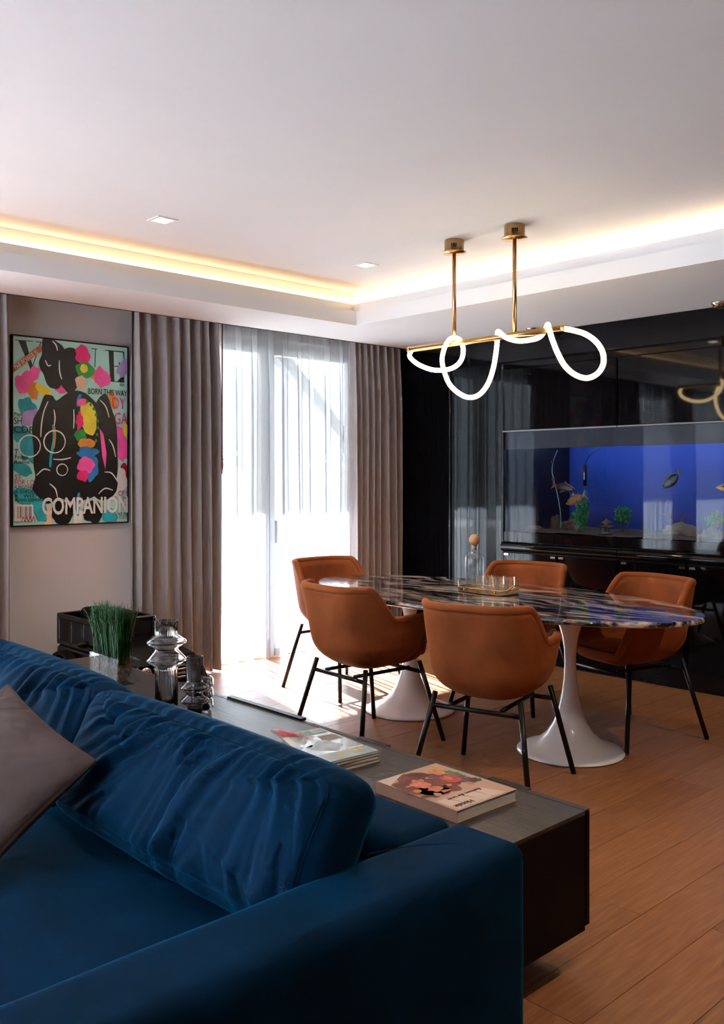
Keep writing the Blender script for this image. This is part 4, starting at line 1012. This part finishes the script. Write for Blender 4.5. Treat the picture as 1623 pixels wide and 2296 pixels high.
def cushion(name, label, cat, cen, X, Y, a, b, e0, t0, m, seed, wr=0.0, fold=None, bow=0.03, group=None, nu=110, nv=64, pw=2.4, border=None, rnd_=6.0):
    X = Vector(X).normalized(); Y = Vector(Y); Y = (Y - X * Y.dot(X)).normalized(); Z = X.cross(Y)
    o = thing(name, label, cat, cen, group=group)
    M = Matrix((X, Y, Z)).transposed().to_4x4(); o.matrix_world = Matrix.Translation(cen) @ M
    fd = fold or (0.5, 0.86)
    def outline(u, v):
        k = (abs(u) ** rnd_ + abs(v) ** rnd_) ** (1 / rnd_) if (abs(u) > .001 or abs(v) > .001) else 1
        mx = max(abs(u), abs(v), 1e-6); s = mx / k
        return a * u * s * (1 - bow * (1 - v * v) * abs(u)), b * v * s * (1 - bow * (1 - u * u) * abs(v))
    def hgt(u, v): return e0 + (t0 - e0) * (max(0, 1 - abs(u) ** pw) * max(0, 1 - abs(v) ** pw)) ** .5
    def wrk(u, v, sg):
        if not wr: return 0
        x, y = a * u, b * v
        s = x * fd[0] + y * fd[1] + 1.6 * x * y; t = -x * fd[1] + y * fd[0]          # s runs across the folds, t along
        w1 = .06 * mnoise.noise(Vector((x * 4, y * 4, seed)))
        q = Vector(((s + w1) * 13, t * 2.6, seed + sg)); n1 = math.sqrt(mnoise.noise(q) ** 2 + .004) - .05; n2 = mnoise.noise(Vector(((s + w1) * 27, t * 4.5, seed + 5 + sg)))
        am = .35 + .65 * smooth(-.25, .45, mnoise.noise(Vector((x * 3.2, y * 3.2, seed + 2))))
        am *= (.45 + .75 * smooth(.1, .9, v) + .5 * smooth(-.3, -.9, v)) * smooth(1.02, .90, abs(u)) * smooth(1.06, .94, abs(v))
        return wr * am * (1.25 * abs(n1) + .5 * abs(n2) - .30)
    mb = MB()
    for sg in (1, -1):
        def fn(i, j, sg=sg):
            u, v = math.sin((2 * i - 1) * PI / 2 * .92) / math.sin(PI / 2 * .92), math.sin((2 * j - 1) * PI / 2 * .92) / math.sin(PI / 2 * .92)
            x, y = outline(u, v); return (x, y, sg * (hgt(u, v) + wrk(u, v, sg)))
        mb.grid(fn, nu, nv, flip=(sg < 0))
    N = nu * nv; ring = list(range(nu)) + [j * nu + nu - 1 for j in range(1, nv)] + [(nv - 1) * nu + i for i in range(nu - 2, -1, -1)] + [j * nu for j in range(nv - 2, 0, -1)]
    rings = [[mb.v[i] for i in ring]]; bulge = e0 * .55
    K = 6; base = [mb.v[i] for i in ring]; bm_ = [mb.v[i + N] for i in ring]; cur = ring
    for k in range(1, K):
        q = PI * k / K; vs = []
        for p, r2 in zip(base, bm_):
            l = math.hypot(p[0] / a, p[1] / b) + 1e-6; c0 = bulge * math.sin(q)
            d = Vector((p[0] / (a * l), p[1] / (b * l))); d.normalize()
            vs.append((p[0] + d.x * c0, p[1] + d.y * c0, p[2] * .5 * (1 + math.cos(q)) + r2[2] * .5 * (1 - math.cos(q))))
        o_ = len(mb.v); mb.v += vs; nxt = list(range(o_, o_ + len(vs)))
        for i in range(len(ring)): mb.f.append((cur[i], nxt[i], nxt[(i + 1) % len(ring)], cur[(i + 1) % len(ring)])); mb.sm.append(True)
        cur = nxt
    last = [i + N for i in ring]
    for i in range(len(ring)): mb.f.append((cur[i], last[i], last[(i + 1) % len(ring)], cur[(i + 1) % len(ring)])); mb.sm.append(True)
    mb.build('cover', m, o)
    if e0 > .02:
        for sg in (0, 1):
            MB().tube([Vector(mb.v[i + sg * N]) for i in ring], .003, 5, closed=True).build('piping', m, o)
    return o
lam = math.radians(27); YV = (math.sin(lam), 0, math.cos(lam))
cushion('back_cushion', 'large wrinkled blue velvet cushion nearest the sofa arm', 'cushion', (1.242, 1.935, .602), (0.04, -1, -.02), YV, .505, .155, .075, .122, 'velvet_blue', 3, wr=.075, pw=3.2, rnd_=9, fold=(.84, -.54), group='blue velvet sofa back cushions', nu=150, nv=80)
cushion('back_cushion', 'wrinkled blue velvet cushion farther along the sofa back', 'cushion', (1.264, 3.010, .612), (-0.02, -1, 0.0), YV, .555, .160, .075, .122, 'velvet_blue', 8, wr=.075, pw=3.2, rnd_=9, fold=(.84, -.54), group='blue velvet sofa back cushions', nu=150, nv=80)
e1 = Vector((.16, -.93, -.33)); e2 = Vector((.66, .25, .70))
cushion('throw_pillow', 'taupe velvet throw pillow leaning on the blue cushions', 'pillow', (.885, 2.365, .612), e1, e2, .215, .215, .005, .075, 'velvet_taupe', 5, wr=.022, fold=(.7, -.7), bow=.07, group='throw pillows on the sofa', nu=60, nv=60, rnd_=30, pw=1.7)
cushion('throw_pillow', 'dark throw pillow cut by the left picture edge', 'pillow', (.86, 2.78, .66), e1, e2, .215, .215, .005, .07, 'velvet_navy', 9, wr=.008, bow=.07, group='throw pillows on the sofa', nu=40, nv=40, rnd_=30, pw=1.7)

# ------------------------------------------------------------------ toy car by the window wall
tc = thing('toy_car', 'black open-top ride-on toy car below the painting', 'toy car', (2.68, 4.94, 0))
bd = MB()
bd.bbox(-.205, .205, -.50, .50, .13, .36, .02)                         # lower body
bd.build('body', 'toy_black', tc)
hd = MB(); hd.add([(-.19, -.50, .36), (.19, -.50, .36), (.20, -.03, .36), (-.20, -.03, .36), (-.17, -.485, .395), (.17, -.485, .395), (.19, -.03, .445), (-.19, -.03, .445)],
                  [(3, 2, 1, 0), (4, 5, 6, 7), (0, 1, 5, 4), (1, 2, 6, 5), (2, 3, 7, 6), (3, 0, 4, 7)])
hd.build('hood', 'toy_black', tc)
for s in (-1, 1):
    sw = MB(); x0, x1 = (s * .20, s * .185) if s > 0 else (-.20, -.185)
    xa, xb = min(x0, x1), max(x0, x1)
    sw.bbox(xa, xb, -.01, .50, .36, .385, .003); sw.bbox(xa, xb, -.01, .50, .520, .552, .006)
    for yy in (-.01, .14, .30, .47): sw.bbox(xa, xb, yy, yy + .03, .385, .52, .003)
    d = sw.build('side_frame', 'toy_black', tc)
    for ya, yb in ((.02, .14), (.17, .30), (.33, .47)): MB().box(xa + .003, xb - .003, ya, yb, .385, .52).build('side_window', 'toy_plastic', d)
    m_ = MB().lathe([(0, -.04), (.010, -.032), (.018, -.01), (.020, .016), (.014, .032), (0, .036)], 16).xform(Matrix.Translation((s * .255, .03, .42)) @ Matrix.Rotation(PI / 2, 4, 'Y') @ Matrix.Scale(.75, 4, (0, 1, 0)))
    mr = m_.build('mirror', 'toy_black', tc); MB().tube([(s * .20, .02, .40), (s * .24, .03, .415)], .008, 6).build('mirror_arm', 'toy_plastic', mr)
    for yy in (-.33, .33):
        wh = MB().lathe([(0, -.045), (.09, -.045), (.12, -.05), (.145, -.035), (.148, 0), (.145, .035), (.12, .05), (.09, .045), (0, .045)], 28).xform(Matrix.Translation((s * .19, yy, .148)) @ Matrix.Rotation(PI / 2, 4, 'Y')).build('wheel', 'rubber', tc)
        hub = MB().lathe([(0, -.006), (.075, -.004), (.08, .002), (.05, .008), (0, .010)], 20).xform(Matrix.Translation((s * .236, yy, .148)) @ Matrix.Rotation(s * PI / 2, 4, 'Y')).build('hubcap', 'steel_grey', wh)
        ar = MB()
        for k in range(12):
            a0, a1 = PI * k / 12, PI * (k + 1) / 12; vs = []
            for x in (s * .20, s * .26):
                for q, r in ((a0, .165), (a1, .165), (a1, .185), (a0, .185)): vs.append((x, yy + r * math.cos(q), .155 + r * math.sin(q)))
            ar.add(vs, [(0, 1, 2, 3), (7, 6, 5, 4), (0, 4, 5, 1), (2, 6, 7, 3), (1, 5, 6, 2), (3, 7, 4, 0)])
        ar.build('fender', 'toy_plastic', tc)
    MB().lathe([(0, -.02), (.035, -.015), (.042, 0), (.03, .01), (0, .012)], 20).xform(Matrix.Translation((s * .145, -.50, .315)) @ Matrix.Rotation(PI / 2, 4, 'X')).build('headlight', 'chrome', tc)
    MB().bbox(s * .175 - .02, s * .175 + .02, .495, .512, .26, .34, .004).build('tail_light', 'tail_red', tc)
    MB().bbox(-.265 if s < 0 else .245, -.245 if s < 0 else .265, .40, .43, .235, .275, .003).build('side_lamp', 'tail_red', tc)
bk_ = MB(); bk_.bbox(-.20, .20, .485, .505, .36, .552, .006); bk_.build('tailgate', 'toy_black', tc)
ws = MB(); ws.bbox(-.20, .20, -.015, .012, .53, .556, .008); ws.bbox(-.20, -.175, -.02, .01, .44, .54, .004); ws.bbox(.175, .20, -.02, .01, .44, .54, .004); ws.build('windscreen_frame', 'toy_black', tc)
MB().box(-.175, .175, -.008, -.003, .445, .53).build('windscreen', 'toy_plastic', tc)
for k in range(5): MB().bbox(-.10, .10, -.512, -.498, .265 + k * .022, .277 + k * .022, .002).build('grille_slat', 'chrome' if k % 2 == 0 else 'steel_grey', tc)
MB().bbox(-.22, .22, -.545, -.50, .13, .225, .015).build('bumper', 'toy_plastic', tc)
softbox(-.10, .10, .24, .40, .30, .36, .02, seg=3).build('seat', 'toy_plastic', tc)
softbox(-.09, .09, .36, .42, .36, .585, .028, seg=4).build('backrest', 'toy_plastic', tc)
MB().tube([(.055 * math.cos(q) - .05, .07 + .02 * math.sin(q), .43 + .05 * math.sin(q)) for q in [2 * PI * k / 20 for k in range(20)]], .007, 6, closed=True).build('steering_wheel', 'toy_plastic', tc)
MB().tube([(-.12, -.10, .442), (.02, -.06, .452)], .004, 5).build('wiper', 'toy_plastic', tc)

# ------------------------------------------------------------------ painting: bright brush abstract with lettering
mat('mint', (0.44, 0.74, 0.64), 0.5, var=(4, .14)); mat('art_black', (0.010, 0.010, 0.011), 0.35, var=(9, .5)); mat('art_pink', (0.80, 0.075, 0.27), 0.45, var=(10, .25)); mat('art_hot', (0.66, 0.012, 0.11), 0.45, var=(10, .3))
mat('art_teal', (0.02, 0.33, 0.36), 0.45, var=(12, .25)); mat('art_green', (0.02, 0.24, 0.04), 0.45, var=(12, .35)); mat('art_yellow', (0.80, 0.56, 0.04), 0.45, var=(12, .2)); mat('art_orange', (0.62, 0.19, 0.02), 0.45, var=(12, .25))
mat('art_blue', (0.02, 0.16, 0.36), 0.45, var=(12, .3)); mat('art_lilac', (0.42, 0.30, 0.54), 0.45, var=(12, .2)); mat('art_white', (0.72, 0.68, 0.64), 0.45, var=(12, .1)); mat('art_rust', (0.34, 0.09, 0.03), 0.45); mat('art_peach', (0.72, 0.42, 0.28), 0.45, var=(12, .15)); mat('art_red', (0.30, 0.004, 0.008), 0.45, var=(12, .2))
PX, PY, PZ = 2.655, YA - 0.003, 1.09
pt = thing('painting', 'bright painted canvas with black strokes and magazine lettering', 'painting', (PX, PY, PZ), rot=(PI / 2, 0, 0))
MB().box(-.392, .392, .008, 1.192, .002, .026).build('canvas', 'mint', pt)
fr = MB()
for (x0, x1, y0, y1) in ((-.40, -.392, 0, 1.2), (.392, .40, 0, 1.2), (-.392, .392, 0, .008), (-.392, .392, 1.192, 1.2)): fr.box(x0, x1, y0, y1, 0, .032)
fr.build('frame', 'black_matte', pt)
def Q(px, py):
    s = (px - 88) / 832; top = 352 + 88 * s; bot = 1752 - 17 * s
    return (-.4 + .8 * s, 1.2 * (1 - (py - top) / (bot - top)))
LV = [.0262]
def up(): LV[0] += .00006; return LV[0]
def ab(px, py, rx, ry, m, seed, rough=.35, rot=0., nm='brush_shape'):
    x, y = Q(px, py); return blob(x, y, rx / 832 * .8, ry / 1340 * 1.2, up(), m, pt, seed, rough, rot=rot, nm=nm, clip=(-.3915, .3915, .0085, 1.1915))
def stroke(pts, w, m, sub=8):
    P = spline([(*Q(*p), 0) for p in pts], sub); z = up() + .0001; vs = []; n = len(P)
    for i, p in enumerate(P):
        t = (P[min(i + 1, n - 1)] - P[max(0, i - 1)]).normalized(); nrm = Vector((-t.y, t.x, 0)); ww = w * (0.55 + .45 * math.sin(PI * (i + .6) / (n + .2))) * (1 + .15 * mnoise.noise(Vector((i * .7, w * 900, 0))))
        vs += [tuple(p + nrm * ww + Vector((0, 0, z))), tuple(p - nrm * ww + Vector((0, 0, z)))]
    return MB().add(vs, [(2 * i + 1, 2 * i + 3, 2 * i + 2, 2 * i) for i in range(n - 1)]).build('brush_stroke', m, pt)
# masthead letters
def serif(polys):
    for p in polys: poly([Q(*q) for q in p], up(), 'art_black', pt, 'letter')
serif([[(112, 392), (228, 402), (228, 406), (112, 397)], [(132, 396), (180, 400), (232, 600), (214, 610)], [(216, 610), (228, 590), (278, 410), (284, 410)], [(248, 404), (300, 408), (300, 412), (248, 409)]])
serif([[(640, 450), (684, 455), (684, 460), (640, 456)], [(668, 458), (674, 458), (668, 590), (662, 588)]])
serif([[(742, 462), (888, 476), (888, 484), (742, 468)], [(768, 470), (806, 474), (812, 694), (780, 693)], [(764, 690), (888, 698), (888, 704), (764, 696)], [(880, 478), (888, 479), (888, 545), (884, 545)], [(812, 580), (852, 582), (852, 588), (812, 587)], [(846, 555), (854, 555), (856, 618), (850, 618)], [(838, 690), (888, 640), (888, 700), (838, 697)]])
# loose brush shapes at the sides
ab(172, 705, 62, 75, 'art_pink', 2, .35); ab(235, 640, 35, 60, 'art_pink', 5, .4, -.4); ab(235, 765, 38, 60, 'art_orange', 3); ab(300, 760, 62, 38, 'art_yellow', 4, .4, -.5); ab(420, 735, 50, 45, 'art_pink', 11, .4)
ab(190, 880, 55, 75, 'art_teal', 6, .4, .4); ab(205, 960, 75, 42, 'art_lilac', 7, .4, .8); ab(160, 1085, 80, 48, 'art_teal', 8, .4, -.4); ab(155, 1330, 75, 40, 'art_teal', 9, .3, -.5); ab(190, 1190, 52, 90, 'art_teal', 19, .4, .3)
ab(685, 655, 48, 42, 'art_orange', 12, .4, .6); ab(715, 665, 62, 75, 'art_pink', 13, .4, .5); ab(880, 600, 40, 75, 'art_lilac', 14, .4, -.5)
ab(860, 1160, 55, 130, 'art_pink', 15, .3, .15); ab(898, 1050, 22, 50, 'art_yellow', 16, .3); ab(885, 1390, 36, 85, 'art_red', 17, .3); ab(800, 830, 22, 70, 'art_orange', 18, .4, .2); ab(840, 1420, 70, 90, 'art_white', 37, .3)
# big black brush masses
ab(370, 560, 95, 165, 'art_black', 21, .30, .1); ab(480, 610, 80, 170, 'art_black', 22, .2); ab(540, 1130, 265, 360, 'art_black', 23, .16); ab(320, 1130, 95, 330, 'art_black', 24, .2, -.05); ab(750, 1130, 85, 330, 'art_black', 25, .2, .08)
ab(330, 1440, 105, 120, 'art_black', 26, .3); ab(740, 1450, 95, 120, 'art_black', 27, .3); ab(530, 1450, 190, 120, 'art_black', 28, .2); ab(430, 1650, 80, 85, 'art_black', 29, .2); ab(650, 1655, 75, 80, 'art_black', 30, .25)
# gaps of colour between the black
poly([Q(*q) for q in ((700, 1040), (728, 1080), (752, 1220), (744, 1345), (720, 1250))], up(), 'art_pink', pt, 'brush_shape'); stroke([(365, 1010), (372, 1120), (352, 1230), (345, 1320)], .010, 'art_teal'); stroke([(372, 1020), (380, 1080), (372, 1180)], .006, 'art_orange')
# coloured patches on the black
ab(575, 500, 55, 70, 'art_hot', 31, .3); ab(590, 610, 68, 55, 'art_green', 32, .25); ab(585, 600, 28, 32, 'art_yellow', 33, .1); ab(562, 700, 38, 48, 'art_peach', 34, .25)
stroke([(560, 790), (545, 830), (540, 880)], .012, 'art_blue'); ab(575, 850, 40, 30, 'art_pink', 35, .3); ab(620, 970, 58, 120, 'art_yellow', 36, .2, .15); ab(552, 985, 26, 60, 'art_hot', 38, .4); ab(560, 1090, 45, 42, 'art_green', 39, .3)
ab(600, 1150, 62, 40, 'art_orange', 40, .2); ab(610, 1215, 80, 42, 'art_blue', 41, .3); ab(640, 1330, 50, 90, 'art_blue', 44, .35); ab(598, 1310, 60, 60, 'art_pink', 42, .35); ab(575, 1385, 42, 42, 'art_hot', 43, .3)
for k, (x, y) in enumerate(((605, 845), (632, 865), (655, 895), (672, 940), (684, 985), (686, 1035), (680, 1085), (672, 1130))): ab(x, y, 9, 13, 'art_green', 50 + k, .2)
# grey-white highlights
for p in ([(330, 840), (300, 920), (285, 1010), (280, 1100)], [(360, 400), (385, 430), (395, 470)], [(310, 540), (330, 580), (352, 575)], [(408, 540), (410, 620), (425, 680)], [(370, 900), (378, 960), (372, 1020)], [(700, 830), (745, 880), (770, 960)], [(770, 1120), (800, 1170), (820, 1250)], [(510, 900), (512, 980), (508, 1040)], [(250, 1380), (300, 1335), (345, 1345)], [(735, 1360), (790, 1370), (840, 1440)], [(340, 1440), (380, 1480), (395, 1540)], [(690, 1520), (740, 1480), (800, 1495)], [(365, 1262), (430, 1265), (490, 1252)]):
    stroke(p, .0042, 'art_white')
def loop(cx, cy, r, w): stroke([(cx + r * math.cos(q), cy + r * 1.1 * math.sin(q)) for q in [2 * PI * k / 14 + .4 for k in range(15)]], w, 'art_white', 4)
loop(428, 1340, 38, .0035)
loop(205, 1165, 72, .0048); loop(375, 1135, 74, .0048)
# lower colour columns
poly([Q(*q) for q in ((305, 1600), (355, 1600), (355, 1738), (305, 1738))], up(), 'art_peach', pt, 'brush_shape'); poly([Q(*q) for q in ((510, 1640), (575, 1640), (572, 1738), (510, 1738))], up(), 'art_white', pt, 'brush_shape')
stroke([(548, 1510), (535, 1590), (540, 1680)], .012, 'art_teal'); ab(180, 1530, 78, 55, 'art_teal', 61, .35, -.4); ab(275, 1630, 48, 90, 'art_teal', 62, .3, .25); ab(770, 1680, 62, 48, 'art_teal', 63, .4)
# lettering
def tx(s, px, py, px1, h, m, rot=0., bold=0.0):
    o = text(s, .05, m, pt, (*Q(px, py), up()), (0, 0, rot), bold=bold, ext=.0001)
    co = np.array([v.co[:] for v in o.data.vertices]); a = math.cos(rot); wdt = abs(px1 - px) / 832 * .8 / max(a, .3)
    o.scale = (wdt / (co[:, 0].max() - co[:, 0].min()), (h / 1340 * 1.2) / (co[:, 1].max() - co[:, 1].min()), 1)
bx = [Q(88, 588), Q(278, 425), Q(292, 470), Q(88, 640)]; poly(bx, up(), 'art_rust', pt, 'banner')
tx('THE POWER IS', 118, 622, 268, 40, 'art_white', math.radians(40))
tx('MAR', 848, 730, 886, 18, 'art_black'); tx('BORN THIS WAY', 610, 785, 905, 44, 'art_black', bold=.0004)
tx('DY', 792, 893, 888, 84, 'art_hot'); tx('GA', 808, 1008, 905, 90, 'art_hot')
tx('Page.', 102, 942, 160, 30, 'art_black'); tx('SH', 100, 1004, 150, 48, 'art_black'); tx('CDR', 100, 1066, 236, 46, 'art_black'); tx('T', 102, 1222, 128, 34, 'art_black'); tx('From', 104, 1258, 190, 30, 'art_black'); tx('Rome', 102, 1292, 200, 26, 'art_black')
tx('ST', 104, 1406, 150, 34, 'art_hot'); tx('FOR LO', 104, 1446, 232, 36, 'art_hot'); tx("A MOTHER'S", 102, 1474, 258, 24, 'art_black'); tx('A DAUGH', 104, 1508, 268, 24, 'art_black'); tx('B   WITH', 104, 1540, 264, 24, 'art_black'); tx('FOOD DEMON', 106, 1568, 290, 20, 'art_black')
tx('CRY', 838, 1535, 910, 38, 'art_hot'); tx('FF   M', 780, 1572, 905, 32, 'art_hot'); tx('YS', 880, 1622, 905, 22, 'art_black'); tx('RS IN', 838, 1680, 905, 24, 'art_black'); tx('A CULT', 822, 1704, 905, 22, 'art_black')
poly([Q(*q) for q in ((104, 1588), (228, 1592), (228, 1712), (104, 1712))], up(), 'art_white', pt, 'barcode_label')
zb = up(); rnd = random.Random(2); xx = 122
while xx < 218:
    w = rnd.choice((2, 3, 5)); MB().prism([Q(xx, 1604), Q(xx + w, 1604), Q(xx + w, 1690), Q(xx, 1690)][::-1], zb, zb + .0001).build('barcode_bar', 'art_black', pt); xx += w + rnd.choice((3, 4, 6))
stroke([(150, 1712), (162, 1682), (172, 1712), (184, 1684), (196, 1712), (208, 1680), (218, 1712), (230, 1678), (240, 1716)], .0028, 'art_red')
# big brushed word along the bottom
tx('COMPANION', 285, 1664, 910, 125, 'art_white', bold=.0012)
